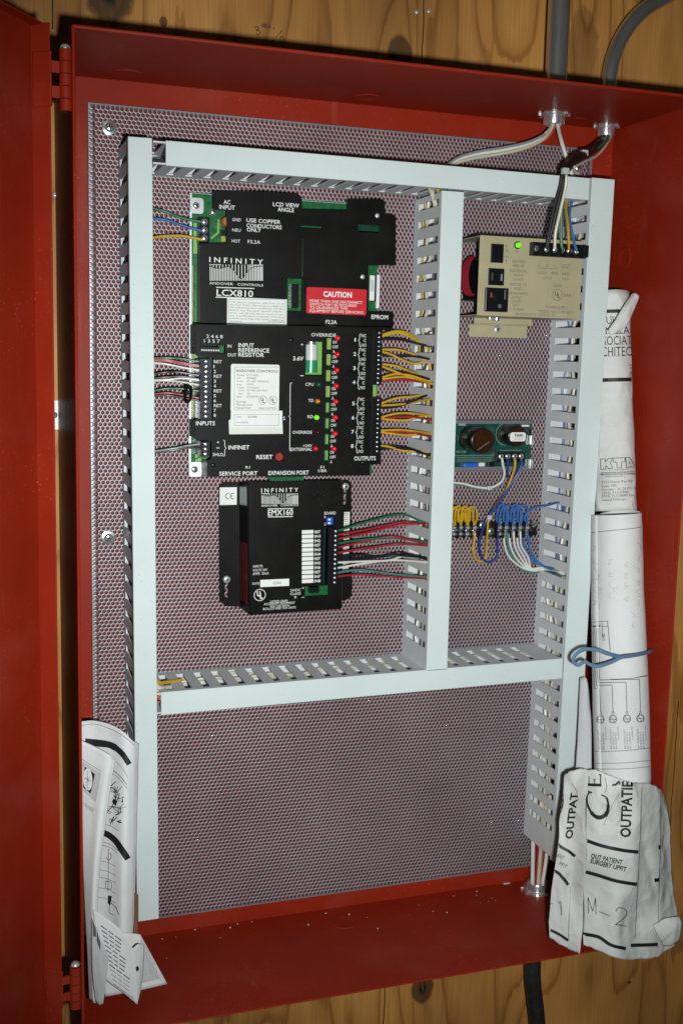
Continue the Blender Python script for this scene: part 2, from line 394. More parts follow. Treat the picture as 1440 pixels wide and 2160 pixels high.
# ================================================================== CABINET
cab = thing('cabinet', (CL + (CRX - CL) / 2, YB, CB), 'open red steel wall cabinet holding control equipment, door swung to the left', 'cabinet')
t = .0018
MB().box(CL - t, CRX + t, YB, YB + t, CB - t, CT + t).build('back_panel', RED, cab)
top = MB().box(CL - t, CRX + t, YF, YB - .0003, CT, CT + t).build('top_panel', RED, cab, bevel=.0006)
bot = MB().box(CL - t, CRX + t, YF, YB - .0003, CB - t, CB).build('bottom_panel', RED, cab, bevel=.0006)
lef = MB().box(CL - t, CL, YF, YB - .0003, CB + .0002, CT - .0002).build('side_panel', RED, cab, bevel=.0006)
rig = MB().box(CRX, CRX + t, YF, YB - .0003, CB + .0002, CT - .0002).build('side_panel', RED, cab, bevel=.0006)
# rolled front edge of the left side and outside corner
MB().tube([(CL - .0004, YF - .0004, CB), (CL - .0004, YF - .0004, CT)], .0015, 8).build('rolled_edge', RED, cab)
MB().tube([(CL, YF - .0004, CT + .0006), (CRX, YF - .0004, CT + .0006)], .0017, 8).build('rolled_edge', RED, cab)
def knockout(c, axis, r, par):
    MB().lathe(c, axis, [(-.0006, r), (.0004, r), (.0009, r * .94), (.0005, r * .82), (.0004, 1e-5)], 28).build('knockout', RED, par)
for (a, b) in ((268, 154), (775, 205), (1217, 254)):
    knockout(PZ(a, b, CT), (0, 0, -1), .0145, top)
for (a, b) in ((727, 1946),):
    knockout(PZ(a, b, CB), (0, 0, 1), .0145, bot)
q0 = PX(1398, 1140, CRX); q1 = PX(1424, 1090, CRX)
MB().box(CRX - .0007, CRX + .0002, q1.y, q0.y, q0.z - .026, q0.z + .028).build('knockout', RED, rig, bevel=.0004)
kx = PX(1316, 545, CRX); knockout(kx, (-1, 0, 0), .013, rig)

# ---- door, opened past square to the left
DD = Vector((-.582, -.813, 0)); DN = Vector((.813, -.582, 0)); FL = .0177
HY = YF + .005
Ept = P(115, 900, HY); Ept.z = 0
Kpt = Ept - DN * FL
zt = P(94, 52, Kpt.y).z; zb = CB - .012
def dM(a, n, z): return Kpt + DD * a + DN * n + Vector((0, 0, z))
def dbox(m, a0, a1, n0, n1, z0, z1):
    return m.hexa([dM(a0, n0, z0), dM(a1, n0, z0), dM(a1, n1, z0), dM(a0, n1, z0)], [dM(a0, n0, z1), dM(a1, n0, z1), dM(a1, n1, z1), dM(a0, n1, z1)])
door = dbox(MB(), 0, .60, -.0016, 0, zb, zt).build('door', RED, cab, bevel=.0006, label='opened red door seen from its inside')
dbox(MB(), -.0016, 0, -.0016, FL, zb, zt).build('flange', RED, door, bevel=.0006)
dbox(MB(), .0002, .598, 0, .012, zt - .0016, zt - .0001).build('flange', RED, door, bevel=.0005)
Hx = P(147, 900, HY)
def hinge(ya, yb, par):
    z1 = P(140, ya, HY).z; z0 = P(140, yb, HY).z; hh = z1 - z0
    leaf = MB(); dbox(leaf, .0002, .0022, .0022, FL + .0025, z0 + hh * .06, z1 - hh * .06)
    lf = leaf.build('hinge', RED, par, bevel=.0008)
    a = dM(.0012, FL, 0); b = Vector((Hx.x - .002, Hx.y, 0)); d = (b - a).normalized(); nrm = Vector((-d.y, d.x, 0))
    n = 5
    for i in range(n):
        s0 = z0 + hh * i / n + .0004; s1 = z0 + hh * (i + 1) / n - .0004
        MB().cyl((Hx.x, Hx.y, s0), (Hx.x, Hx.y, s1), .0056, 14).build('knuckle', RED, lf)
        if i % 2 == 1:
            m = MB(); w = nrm * .0011
            m.hexa([a - w + Vector((0, 0, s0)), b - w + Vector((0, 0, s0)), b + w + Vector((0, 0, s0)), a + w + Vector((0, 0, s0))],
                   [a - w + Vector((0, 0, s1)), b - w + Vector((0, 0, s1)), b + w + Vector((0, 0, s1)), a + w + Vector((0, 0, s1))])
            m.build('hinge_tab', RED, lf)
        else:
            MB().box(Hx.x, CL - t, Hx.y - .001, Hx.y + .003, s0, s1).build('hinge_tab', RED, lf)
    MB().cyl((Hx.x, Hx.y, z1), (Hx.x, Hx.y, z1 + .003), .0022, 10).dome((Hx.x, Hx.y, z1 + .001), (0, 0, 1), .0046, .0035).build('hinge_pin', ZINC, lf)
hinge(104, 236, door); hinge(2040, 2128, door)

# ================================================================== PERFORATED PLATE
def perforated():
    p = .0047625; rh = p * math.sqrt(3) / 2; R = p / math.sqrt(3); hr = .00160
    nr = int(PH / rh); nc = int(PW / p) - 1
    x_off = (PW - nc * p) / 2; z_off = (PH - (nr - 1) * rh) / 2
    rows, cols = np.meshgrid(np.arange(nr), np.arange(nc), indexing='ij'); rows = rows.ravel(); cols = cols.ravel()
    cx = x_off + (cols + .25) * p + (rows % 2) * p / 2; cz = -(z_off + rows * rh)
    N = len(cx)
    ah = np.radians(90 + 60 * np.arange(6)); ac = np.radians(30 * np.arange(12))
    V = np.zeros((N, 30, 3))
    hx = cx[:, None] + R * np.cos(ah)[None]; hz = cz[:, None] + R * np.sin(ah)[None]
    # reach out to the plate edge
    first = rows == 0; last = rows == nr - 1
    for k in (0, 1, 5): hz[first, k] = 0.0
    for k in (2, 3, 4): hz[last, k] = -PH
    lc = cols == 0; rc = cols == nc - 1
    for k in (1, 2): hx[lc, k] = 0.0
    for k in (4, 5): hx[rc, k] = PW
    odd = rows % 2 == 1
    # the top and bottom points of the outermost cells on the stagger
    V[:, :6, 0] = hx; V[:, :6, 2] = hz
    V[:, 6:18, 0] = cx[:, None] + hr * np.cos(ac); V[:, 6:18, 2] = cz[:, None] + hr * np.sin(ac)
    V[:, 18:30] = V[:, 6:18]; V[:, 18:30, 1] = .0016
    tri = []; quad = []
    for k in range(6):
        j = (3 + 2 * k) % 12; a = 6 + j; b = 6 + (j + 1) % 12; c = 6 + (j + 2) % 12; k2 = (k + 1) % 6
        tri += [(k, a, b), (k, b, k2), (k2, b, c)]
    for j in range(12): quad.append((6 + j, 6 + (j + 1) % 12, 18 + (j + 1) % 12, 18 + j))
    tri = np.array(tri); quad = np.array(quad)
    off = (np.arange(N) * 30)[:, None, None]
    T = (tri[None] + off).reshape(-1, 3); Q = (quad[None] + off).reshape(-1, 4)
    me = bpy.data.meshes.new('perforated_plate')
    nv = N * 30; me.vertices.add(nv); me.vertices.foreach_set('co', V.reshape(-1).astype(np.float32))
    nl = T.size + Q.size; me.loops.add(nl); me.loops.foreach_set('vertex_index', np.concatenate([T.ravel(), Q.ravel()]).astype(np.int32))
    npoly = len(T) + len(Q); me.polygons.add(npoly)
    starts = np.concatenate([np.arange(len(T)) * 3, T.size + np.arange(len(Q)) * 4]).astype(np.int32)
    me.polygons.foreach_set('loop_start', starts)
    me.update(calc_edges=True); me.validate()
    me.materials.append(PLATE)
    return me
plate = thing('mounting_plate', (PW / 2, 0, -PH), 'grey perforated steel mounting plate inside the red cabinet', 'mounting plate')
pm = bpy.data.objects.new('perforated_sheet', perforated()); COL.objects.link(pm); pm.parent = plate; pm.location = Vector((0, 0, 0)) - plate.location
# thin edge of the sheet, its fixing screws with washers and standoffs
e = MB()
for (x0, x1, z0, z1) in ((-.0004, 0, -PH, 0), (PW, PW + .0004, -PH, 0), (0, PW, 0, .0004), (0, PW, -PH - .0004, -PH)): e.box(x0, x1, -.0001, .0018, z0, z1)
e.build('sheet_edge', PLATE, plate)
def screw(c, par, r=.0042, mtl=CHROME, axis=(0, -1, 0), washer=0, slot='cross', name='screw'):
    c = Vector(c); a = Vector(axis).normalized(); m = MB()
    if washer: m.lathe(c, a, [(0, washer), (.0007, washer), (.0009, washer * .93)], 20); c = c + a * .0009
    m.lathe(c, a, [(0, r), (r * .28, r), (r * .5, r * .8), (r * .62, r * .45), (r * .63, 1e-5)], 14)
    s = m.build(name, mtl, par)
    u = a.orthogonal().normalized(); w = a.cross(u); k = MB(); th = random.random() * 3
    for q in range(2 if slot == 'cross' else 1):
        d = u * math.cos(th + q * math.pi / 2) + w * math.sin(th + q * math.pi / 2); f = a.cross(d); t0 = c + a * r * .60
        k.hexa([t0 - d * r * .55 - f * r * .12, t0 + d * r * .55 - f * r * .12, t0 + d * r * .55 + f * r * .12, t0 - d * r * .55 + f * r * .12],
               [v + a * r * .06 for v in (t0 - d * r * .55 - f * r * .12, t0 + d * r * .55 - f * r * .12, t0 + d * r * .55 + f * r * .12, t0 - d * r * .55 + f * r * .12)])
    k.build('drive_slot', BLACKP, s) if not (par and par.parent and par.parent.parent) and r > .003 else None
    return s
for (a, b) in ((231, 269), (229, 1134), (1217, 355)):
    c = P(a, b, 0); screw(c, plate, .0048, washer=.0075)
    MB().cyl((c.x, .0018, c.z), (c.x, YB - .0004, c.z), .006, 12).build('standoff', ZINC, plate)

# ================================================================== WIRE DUCTS
DUCTINFO = {}
def duct(key, corners, label, body0=0.0, body1=0.0, slot0=.010, pitch=.0195, vertical=True, corner_cut=False):
    TL, TR, BL, BR = [P(a, b, YD) for a, b in corners]
    if vertical:
        s = (TL + TR) / 2; e_ = (BL + BR) / 2; w = ((TR - TL).length + (BR - BL).length) / 2
    else:
        s = (TL + BL) / 2; e_ = (TR + BR) / 2; w = ((TL - BL).length + (TR - BR).length) / 2
    u = (e_ - s); Ln = u.length; u = u / Ln
    v = Vector((-u.z, 0, u.x)) if vertical else Vector((u.z, 0, -u.x))
    if vertical and v.x < 0: v = -v
    if not vertical and v.z > 0: v = -v
    O = Vector((s.x, 0, s.z)) - v * (w / 2)
    def Wp(a, y, b): return O + u * a + v * b + Vector((0, y, 0))
    root = thing('wire_duct', Vector((s.x, 0, min(s.z, e_.z))), label, 'wire duct', 'slotted grey wiring ducts with white covers')
    cw = .0010
    L0, L1 = -body0, Ln + body1
    def wbox(m, a0, a1, y0, y1, b0, b1):
        return m.hexa([Wp(a0, y0, b0), Wp(a1, y0, b0), Wp(a1, y1, b0), Wp(a0, y1, b0)], [Wp(a0, y0, b1), Wp(a1, y0, b1), Wp(a1, y1, b1), Wp(a0, y1, b1)])
    wbox(MB(), L0, L1, -.0020, -.0003, cw + .0016, w - cw - .0016).build('base', DUCT, root)
    n = int((L1 - L0 - slot0) / pitch)
    sw = .0076; y_in, y_out = -.0125, -.0700
    for b0 in (cw, w - cw - .0015):
        m = MB(); b1 = b0 + .0015
        wbox(m, L0, L1, -.0003, y_in, b0, b1); wbox(m, L0, L1, y_out, -.0752, b0, b1)
        ends = [L0] + [x for i in range(n) for x in (L0 + slot0 + i * pitch, L0 + slot0 + i * pitch + sw)] + [L1]
        for i in range(0, len(ends), 2):
            a0, a1 = ends[i], ends[i + 1]
            if a1 - a0 < .0005: continue
            r = .0022
            pts = [(a0, y_in), (a1, y_in), (a1, y_out + r), (a1 + r * .35, y_out + r * .35), (a1 + r, y_out), (a0 - r, y_out), (a0 - r * .35, y_out + r * .35), (a0, y_out + r)]
            if i == 0: pts = [(a0, y_in), (a1, y_in), (a1, y_out + r), (a1 + r * .35, y_out + r * .35), (a1 + r, y_out), (a0, y_out)]
            if i == len(ends) - 2: pts = [(a0, y_in), (a1, y_in), (a1, y_out), (a0 - r, y_out), (a0 - r * .35, y_out + r * .35), (a0, y_out + r)]
            k = len(pts)
            m.add([Wp(p_[0], p_[1], b0) for p_ in pts] + [Wp(p_[0], p_[1], b1) for p_ in pts],
                  [tuple(range(k)), tuple(range(2 * k - 1, k - 1, -1))] + [(j, (j + 1) % k, k + (j + 1) % k, k + j) for j in range(k)])
        m.build('side_wall', DUCT, root)
    # snap-on cover: front with two returns
    m = MB(); prof = [(0, -.0695), (0, YD), (w, YD), (w, -.0695), (w - .0009, -.0695), (w - .0009, YD + .0014), (.0009, YD + .0014), (.0009, -.0695)]
    k = len(prof); A = [Wp(0, p_[1], p_[0]) for p_ in prof]; B = [Wp(Ln, p_[1], p_[0]) for p_ in prof]
    m.add(A + B, [(0, 1, 6, 7), (1, 2, 5, 6), (2, 3, 4, 5)] + [tuple(k + i for i in reversed(f)) for f in ((0, 1, 6, 7), (1, 2, 5, 6), (2, 3, 4, 5))] + [(j, (j + 1) % k, k + (j + 1) % k, k + j) for j in range(k)])
    m.build('cover', COVER, root, bevel=.0005)
    DUCTINFO[key] = dict(W=Wp, L0=L0, L1=L1, w=w, slot0=slot0, pitch=pitch)
duct('left', [(270, 288.5), (321.4, 290.3), (290.3, 1942.8), (335, 1939.7)], 'left vertical wire duct, the longest one, beside the paper manuals', slot0=.012)
duct('top', [(350, 296), (1243, 376), (350, 349), (1241, 422)], 'top horizontal wire duct under the conduit entries', body0=.012, slot0=.004, vertical=False)
duct('right', [(1250, 373.6), (1294, 379.5), (1163.6, 1818), (1211, 1812)], 'right vertical wire duct beside the rolled drawings', slot0=.020, body1=-.003)
duct('mid', [(931, 401.7), (979, 405), (899.5, 1415.6), (942, 1412.5)], 'middle vertical wire duct between the controller and the beige power supply', slot0=.006, body0=-.001)
duct('low', [(339.4, 1461), (1187, 1388.7), (340.5, 1508.3), (1184, 1431.5)], 'lower horizontal wire duct crossing under the middle duct', body0=.006, slot0=.014, vertical=False)

# ================================================================== CONDUITS AND ENTRIES
def bushing(par, c, axis, r):
    MB().lathe(c, axis, [(-.001, r * 1.32), (.0025, r * 1.32), (.003, r * 1.05), (.0105, r * 1.02), (.0122, r * .96), (.0124, r * .74), (.002, r * .72)], 28).build('bushing', CHROME, par)
    a = Vector(axis); u = a.orthogonal().normalized(); w = a.cross(u)
    m = MB()
    for k in range(8):
        th = 2 * math.pi * k / 8 + .3; d = u * math.cos(th) + w * math.sin(th); f = a.cross(d); o = Vector(c) + a * .0012 + d * r * 1.36
        m.hexa([o - d * .002 - f * .0022 - a * .0016, o + d * .002 - f * .0018 - a * .0016, o + d * .002 + f * .0018 - a * .0016, o - d * .002 + f * .0022 - a * .0016],
               [o - d * .002 - f * .0022 + a * .0016, o + d * .002 - f * .0018 + a * .0016, o + d * .002 + f * .0018 + a * .0016, o - d * .002 + f * .0022 + a * .0016])
    m.build('locknut_lugs', CHROME, par, bevel=.0003, kind='stuff')
b1 = PZ(1168, 240, CT); b2 = PZ(1275, 266, CT); b3 = PZ(1132, 1878, CB)
b1.y = min(b1.y, WALL_Y - .022); b2.y = min(b2.y, WALL_Y - .022); b3.y = min(b3.y, WALL_Y - .022)
c1 = thing('conduit', (b1.x, b1.y, CT), 'straight galvanised steel conduit entering the cabinet top, the thicker of the two', 'conduit')
MB().cyl((b1.x, b1.y, CT + t), (b1.x, b1.y, .62), .0122, 28).build('pipe', CONDUIT, c1)
bushing(c1, (b1.x, b1.y, CT), (0, 0, -1), .0118)
c2 = thing('conduit', (b2.x, b2.y, CT), 'thinner steel conduit bending to the right above the cabinet top', 'conduit')
bend = [Vector((b2.x, b2.y, CT + t)), Vector((b2.x, b2.y, CT + .045))]
for k in range(1, 13):
    a = math.radians(k * 5.2); R_ = .115; bend.append(Vector((b2.x + R_ * (1 - math.cos(a)), b2.y, CT + .045 + R_ * math.sin(a))))
bend.append(bend[-1] + (bend[-1] - bend[-2]).normalized() * .4)
MB().tube(bend, .0090, 20).build('pipe', CONDUIT, c2)
bushing(c2, (b2.x, b2.y, CT), (0, 0, -1), .0098)
c3 = thing('conduit', (b3.x, b3.y, CB - .4), 'dark conduit leaving the cabinet bottom on the right', 'conduit')
MB().tube(spline([(b3.x, b3.y, CB - t), (b3.x - .001, b3.y, CB - .06), (b3.x, b3.y, CB - .12), (b3.x + .012, b3.y, CB - .2), (b3.x + .03, b3.y, CB - .4)]), .0105, 20).build('pipe', DARKM, c3)
bushing(c3, (b3.x, b3.y, CB), (0, 0, 1), .0135)

# ================================================================== MAIN CONTROLLER (upper black unit on a green board)
YP, YU, YL = -.0120, -.0300, -.0420
lcx = thing('controller', P(600, 1003, 0), 'large black controller on green circuit board with white lettering and red caution sticker', 'controller')
x0, x1, z0, z1 = pxrect(404, 421, 792, 1002, YP)
MB().box(x0, x1, YP, YP + .0016, z0, z1).build('circuit_board', PCB, lcx)
xb0 = P(399, 700, YP + .002).x
MB().box(xb0, x1 - .002, YP + .0017, YP + .0032, z0 - .0006, z1 + .001).build('mounting_bracket', ZINC, lcx, bevel=.0004)
# bracket corners with screws
for (a, b, sx) in ((413, 434, 1), (410, 990, 1)):
    c = P(a, b, YP); MB().prism(rrect(c.x - .006, c.x + .008, c.z - .008, c.z + .008, .003), YP - .0012, YP - .0001).build('bracket_corner', ZINC, lcx)
    screw((c.x, YP - .0013, c.z), lcx, .0036)
# wide tinned tracks at the board's left margin
for (a, b, c, d) in ((408, 470, 416, 535), (409, 715, 416, 758), (412, 838, 419, 930), (412, 935, 418, 968), (412, 966, 434, 973)):
    q = pxrect(a, b, c, d, YP); MB().box(q[0], q[1], YP - .0004, YP - .00005, q[2], q[3]).build('solder_track', TRACE, lcx)
for (a, b, c, d) in ((404.5, 560, 407, 700), (405, 700, 407.5, 880), (420, 640, 423, 676), (424, 565, 425.4, 600)):
    q = pxrect(a, b, c, d, YP); MB().box(q[0], q[1], YP - .0004, YP - .00005, q[2], q[3]).build('solder_track', BRASS, lcx)
# upper cover with its openings
up_out = pxpoly([(450, 403), (560, 404), (628, 409), (637, 415), (637, 441), (733, 443), (733, 424), (738, 420), (806, 421), (812, 425), (813, 452), (829, 452), (835, 458), (835, 559), (777, 560), (777, 657), (830, 659), (830, 690), (423, 684), (423, 513), (478, 513), (478, 444), (450, 443)], YU)
def hole(a, b, c, d, y): q = pxrect(a, b, c, d, y); return [(q[0], q[2]), (q[1], q[2]), (q[1], q[3]), (q[0], q[3])]
uh = [hole(606, 588, 638, 657, YU), hole(637.5, 504, 642, 586, YU), hole(634, 477, 680, 481.5, YU), hole(756, 475, 801, 490, YU)]
upper = MB().prism(up_out, YU, YU + .0015, uh).build('upper_cover', BLACKC, lcx, bevel=.0003)
# cover skirt down to the board along the free edges
sk = MB()
def skirt(m_, pts, y, depth=.016, th=.0012):
    q = pxpoly(pts, y)
    for i in range(len(q) - 1):
        a = Vector((q[i][0], 0, q[i][1])); b = Vector((q[i + 1][0], 0, q[i + 1][1])); d = (b - a).normalized(); n = Vector((-d.z, 0, d.x)) * th
        m = MB(); m.hexa([a + Vector((0, y + .0016, 0)), b + Vector((0, y + .0016, 0)), b - n + Vector((0, y + .0016, 0)), a - n + Vector((0, y + .0016, 0))],
               [a + Vector((0, y + depth, 0)), b + Vector((0, y + depth, 0)), b - n + Vector((0, y + depth, 0)), a - n + Vector((0, y + depth, 0))])
        m.build('cover_skirt', BLACKC, lcx)
skirt(sk, [(835, 458), (835, 559)], YU); skirt(sk, [(423, 684), (423, 515)], YU)
lo_out = pxpoly([(413, 684), (829, 691), (829, 695), (804, 697), (804, 812), (786, 812), (786, 838), (803, 838), (803, 979), (780, 980), (780, 1003), (437, 1006), (437, 972), (446, 966), (446, 930), (417, 929), (411, 924), (411, 887), (415, 883), (450, 884), (450, 755), (416, 751), (413, 747)], YL)
lh = [hole(423, 728, 476, 746, YL), hole(645, 721, 682, 792, YL)]
slots = []
for i in range(8):
    xa = 689.6 - i * .8; ya = 713.7 + i * 33.58; slots.append((xa, ya)); lh.append(hole(xa, ya, xa + 9.6, ya + 23.6, YL))
rb = P(590, 964, YL); lh.append(circ(rb.x, rb.z, .0050, 18))
LEDS = [(713, 713), (712, 747), (711, 780.4), (710, 813.4), (709, 846.4), (708.2, 880), (707.5, 914), (705.3, 946)]
STAT = [(672.6, 810.5, LEDGD), (671, 845.7, LEDA), (669, 880, LEDG), (670, 911, LEDRD), (666.5, 945.5, LEDR)]
lower = MB().prism(lo_out, YL, YL + .0015, lh).build('lower_cover', BLACKC, lcx, bevel=.0003)
sk = MB(); skirt(sk, [(437, 1006), (437, 972)], YL, .029); skirt(sk, [(780, 1003), (437, 1006)], YL, .010); skirt(sk, [(411, 924), (411, 887)], YL, .029); skirt(sk, [(413, 747), (413, 684)], YL, .029)
q = pxpoly([(413, 684), (829, 691)], YL); sk.hexa([(q[0][0], YL + .0016, q[0][1]), (q[1][0], YL + .0016, q[1][1]), (q[1][0], YL + .0016, q[1][1] - .0012), (q[0][0], YL + .0016, q[0][1] - .0012)],
       [(q[0][0], YU - .0002, q[0][1] + .002), (q[1][0], YU - .0002, q[1][1] + .002), (q[1][0], YU - .0002, q[1][1]), (q[0][0], YU - .0002, q[0][1])])
sk.build('cover_skirt', BLACKC, lcx)
for (a, b, y) in ((450, 981, YL), (765, 976, YL), (614, 717, YL), (764, 584, YU), (795, 455, YU)):
    c = P(a, b, y); screw((c.x, y, c.z), lcx, .0026, BLACKP if b > 700 else ZINC, name='cover_screw')
# things seen in the openings
q = pxrect(612, 600, 628, 650, YP); ic = MB().box(q[0], q[1], YP - .0045, YP, q[2], q[3]).build('memory_chip', BLACKP, lcx)
pins = MB()
for k in range(14):
    zz = q[2] + (q[3] - q[2]) * (k + .5) / 14
    for xx in (q[0] - .0012, q[1] + .0002): pins.box(xx, xx + .001, YP - .003, YP - .0002, zz - .0004, zz + .0004)
pins.build('chip_pins', CHROME, ic, kind='stuff')
q = pxrect(637.5, 500, 642, 588, YP); MB().box(q[0], q[1], YP - .012, YP, q[2], q[3]).build('pin_header', BLACKP, lcx)
pins = MB()
for k in range(20):
    zz = q[2] + (q[3] - q[2]) * (k + .5) / 20; pins.box(q[0] + .0008, q[0] + .0016, YP - .0145, YP - .012, zz - .0004, zz + .0004)
pins.build('header_pins', BRASS, lcx, kind='stuff')
q = pxrect(756, 478, 801, 489, YP); MB().box(q[0], q[1], YP - .006, YP, q[2], q[3]).build('display_connector', PCBD, lcx)
q = pxrect(779, 580, 790, 636, YP); MB().box(q[0], q[1], YP - .004, YP, q[2], q[3]).build('firmware_chip', BLACKP, lcx, label='chip with white sticker at the cover edge')
LY = Layer(YP - .004); LY.rect(779.4, 581, 789.6, 634); LY.build('chip_sticker', LABELW, lcx)
LY = Layer(YP - .0045); 
for k in range(7): LY.line([(782 + k * .9, 590), (782 + k * .9, 615)], .45)
LY.build('sticker_print', INKG, lcx)
q = pxrect(792, 580, 798, 650, YP); MB().box(q[0], q[1], YP - .003, YP, q[2], q[3]).build('edge_connector', LABELW, lcx)
# mains terminal block, transient suppressor
def terminal(par, a, b, c, d, yb, yf, n, vertical=True, mtl=BLACKP, r=.0022, side=0.0, scr=CHROME, name='terminal_block'):
    q = pxrect(a, b, c, d, yf)
    m = MB()
    k = n
    for i in range(n):      # pockets: the block body is a row of cells with walls
        f0 = i / n; f1 = (i + 1) / n
        if vertical: X0, X1 = q[0], q[1]; Z1 = q[3] - (q[3] - q[2]) * f0; Z0 = q[3] - (q[3] - q[2]) * f1
        else: Z0, Z1 = q[2], q[3]; X0 = q[0] + (q[1] - q[0]) * f0; X1 = q[0] + (q[1] - q[0]) * f1
        m.box(X0 + .0001, X1 - .0001, yf + .0012, yb, Z0 + .0001, Z1 - .0001)
        w = .0005
        if vertical: m.box(X0, X1, yf, yf + .0012, Z1 - w, Z1); m.box(X0, X1, yf, yf + .0012, Z0, Z0 + w)
        else: m.box(X0, X0 + w, yf, yf + .0012, Z0, Z1); m.box(X1 - w, X1, yf, yf + .0012, Z0, Z1)
    o = m.build(name, mtl, par)
    for i in range(n):
        f = (i + .5) / n
        if vertical: c_ = ((q[0] + q[1]) / 2 + side, yf + .0011, q[3] - (q[3] - q[2]) * f)
        else: c_ = (q[0] + (q[1] - q[0]) * f, yf + .0011, (q[2] + q[3]) / 2 + side)
        screw(c_, o, r, scr, slot='line', name='terminal_screw')
    return o
terminal(lcx, 421, 459, 443, 511, YP, YP - .016, 3, r=.0036)
c = P(472, 470, YP); MB().lathe((c.x, YP - .002, c.z), (0, -1, 0), [(-.002, .0045), (0, .0052), (.012, .0052), (.0135, .004)], 18).build('suppressor', mat('orange_disc', (.32, .13, .02), .35, var=.2), lcx)
c = P(450, 447, YP); screw((c.x, YP, c.z), lcx, .0040)
q = pxrect(462, 488, 478, 497, YP); MB().box(q[0], q[1], YP - .009, YP, q[2], q[3]).build('fuse_clip', BLACKP, lcx)
q = pxrect(465, 499, 477, 510, YP); MB().box(q[0], q[1], YP - .003, YP, q[2], q[3]).build('fuse_clip', BRASS, lcx)
tr = MB(); q = pxpoly([(446, 505), (462, 492), (463, 463), (459, 463), (458, 490), (444, 501)], YP); tr.prism(q, YP - .0004, YP - .00005); tr.build('solder_track', TRACE, lcx)
# resistor dip switch
q = pxrect(424, 731, 464, 745, YL); dp = MB().box(q[0], q[1], YL + .002, YL + .012, q[2], q[3]).build('dip_switch', BLACKP, lcx)
m = MB()
for k in range(8):
    xx = q[0] + (q[1] - q[0]) * (k + .5) / 8; m.box(xx - .0007, xx + .0007, YL + .0008, YL + .002, q[2] + .0022, q[2] + .0038)
m.build('dip_levers', WHITEP, dp, kind='stuff')
q = pxrect(464, 729, 476, 745, YL); MB().box(q[0], q[1], YL + .008, YL + .010, q[2], q[3]).build('board_patch', PCB, lcx)
# input terminals (left), network terminals, output terminals (right)
tin = terminal(lcx, 423, 757, 448, 884, YP, YL - .006, 12, r=.0021, mtl=mat('metal_flecked_black', (.03, .032, .04), .25, var=.8, vscale=500))
tnet = terminal(lcx, 424, 932, 444, 963, YP, YL - .002, 3, r=.0024, mtl=BLACKP)
to1 = terminal(lcx, 789, 697, 805, 812, YP, YL - .004, 12, r=.0013, side=.0012)
to2 = terminal(lcx, 786.5, 839, 803, 957, YP, YL - .004, 12, r=.0013, side=.0012)
q = pxrect(777, 812, 793, 838, YP - .004); MB().box(q[0], q[1], YP - .006, YP - .004, q[2], q[3]).build('board_patch', PCB, lcx)
q = pxrect(786, 812, 793, 838, YP - .006); MB().box(q[0], q[1], YP - .0068, YP - .006, q[2], q[3]).build('solder_track', TRACE, lcx)
# battery
q = pxrect(643, 720, 682, 792, YP - .006); MB().box(q[0], q[1], YP - .006, YP - .0045, q[2], q[3]).build('battery_tray', TRACE, lcx)
a = P(656, 727, YL + .012); b = P(655, 786, YL + .012); mid = a.lerp(b, .55)
bt = MB().cyl(b, mid, .0072, 22).build('battery', BATT, lcx)
MB().cyl(mid, a, .0072, 22).build('battery_wrap', BATW, bt); MB().cyl(a, a + (a - b).normalized() * .003, .005, 16).build('battery_cap', CHROME, bt)
# slide switches and lamps
for i, (xa, ya) in enumerate(slots):
    q = pxrect(xa - 2, ya, xa + 9, ya + 23.6, YL + .006); MB().box(q[0], q[1], YL + .005, YL + .007, q[2], q[3]).build('slide_switch', PCB if i > 3 else TRACE, lcx)
    q = pxrect(xa + 3, ya + 2, xa + 6.5, ya + 21, YL + .003); MB().box(q[0], q[1], YL + .003, YL + .005, q[2], q[3]).build('switch_lever', TRACE if i > 3 else BRASS, lcx)
def led(a, b, y, mtl, par, r=.0026):
    c = P(a, b, y); MB().lathe((c.x, y, c.z), (0, -1, 0), [(-.0008, r * 1.05), (.0006, r * 1.05), (.0007, r)] + [(.0025 + r * math.sin(k * math.pi / 10), max(1e-5, r * math.cos(k * math.pi / 10))) for k in range(6)], 14).build('indicator_lamp', mtl, par)
for (a, b) in LEDS: led(a - 2, b + .5, YL, LEDR, lcx)
for (a, b, mm) in STAT: led(a - 2, b + .5, YL, mm, lcx, .0025)
MB().lathe((rb.x, YL + .004, rb.z), (0, -1, 0), [(0, .0046), (.002, .0046), (.0026, .004), (.0026, 1e-5)], 18).build('reset_button', mat('dull_red_button', (.28, .012, .012), .4), lcx)
q = pxrect(566, 1004, 636, 1019, YP - .004); hd = MB().box(q[0], q[1], YP - .012, YP - .003, q[2], q[3]).build('expansion_header', PCB, lcx)
m = MB()
for k in range(9): m.cyl((q[0] + (q[1] - q[0]) * (k + 1.2) / 10.4, YP - .012, q[2] + .003), (q[0] + (q[1] - q[0]) * (k + 1.2) / 10.4, YP - .017, q[2] + .0045), .0006, 6)
m.build('header_pins', CHROME, hd, kind='stuff')

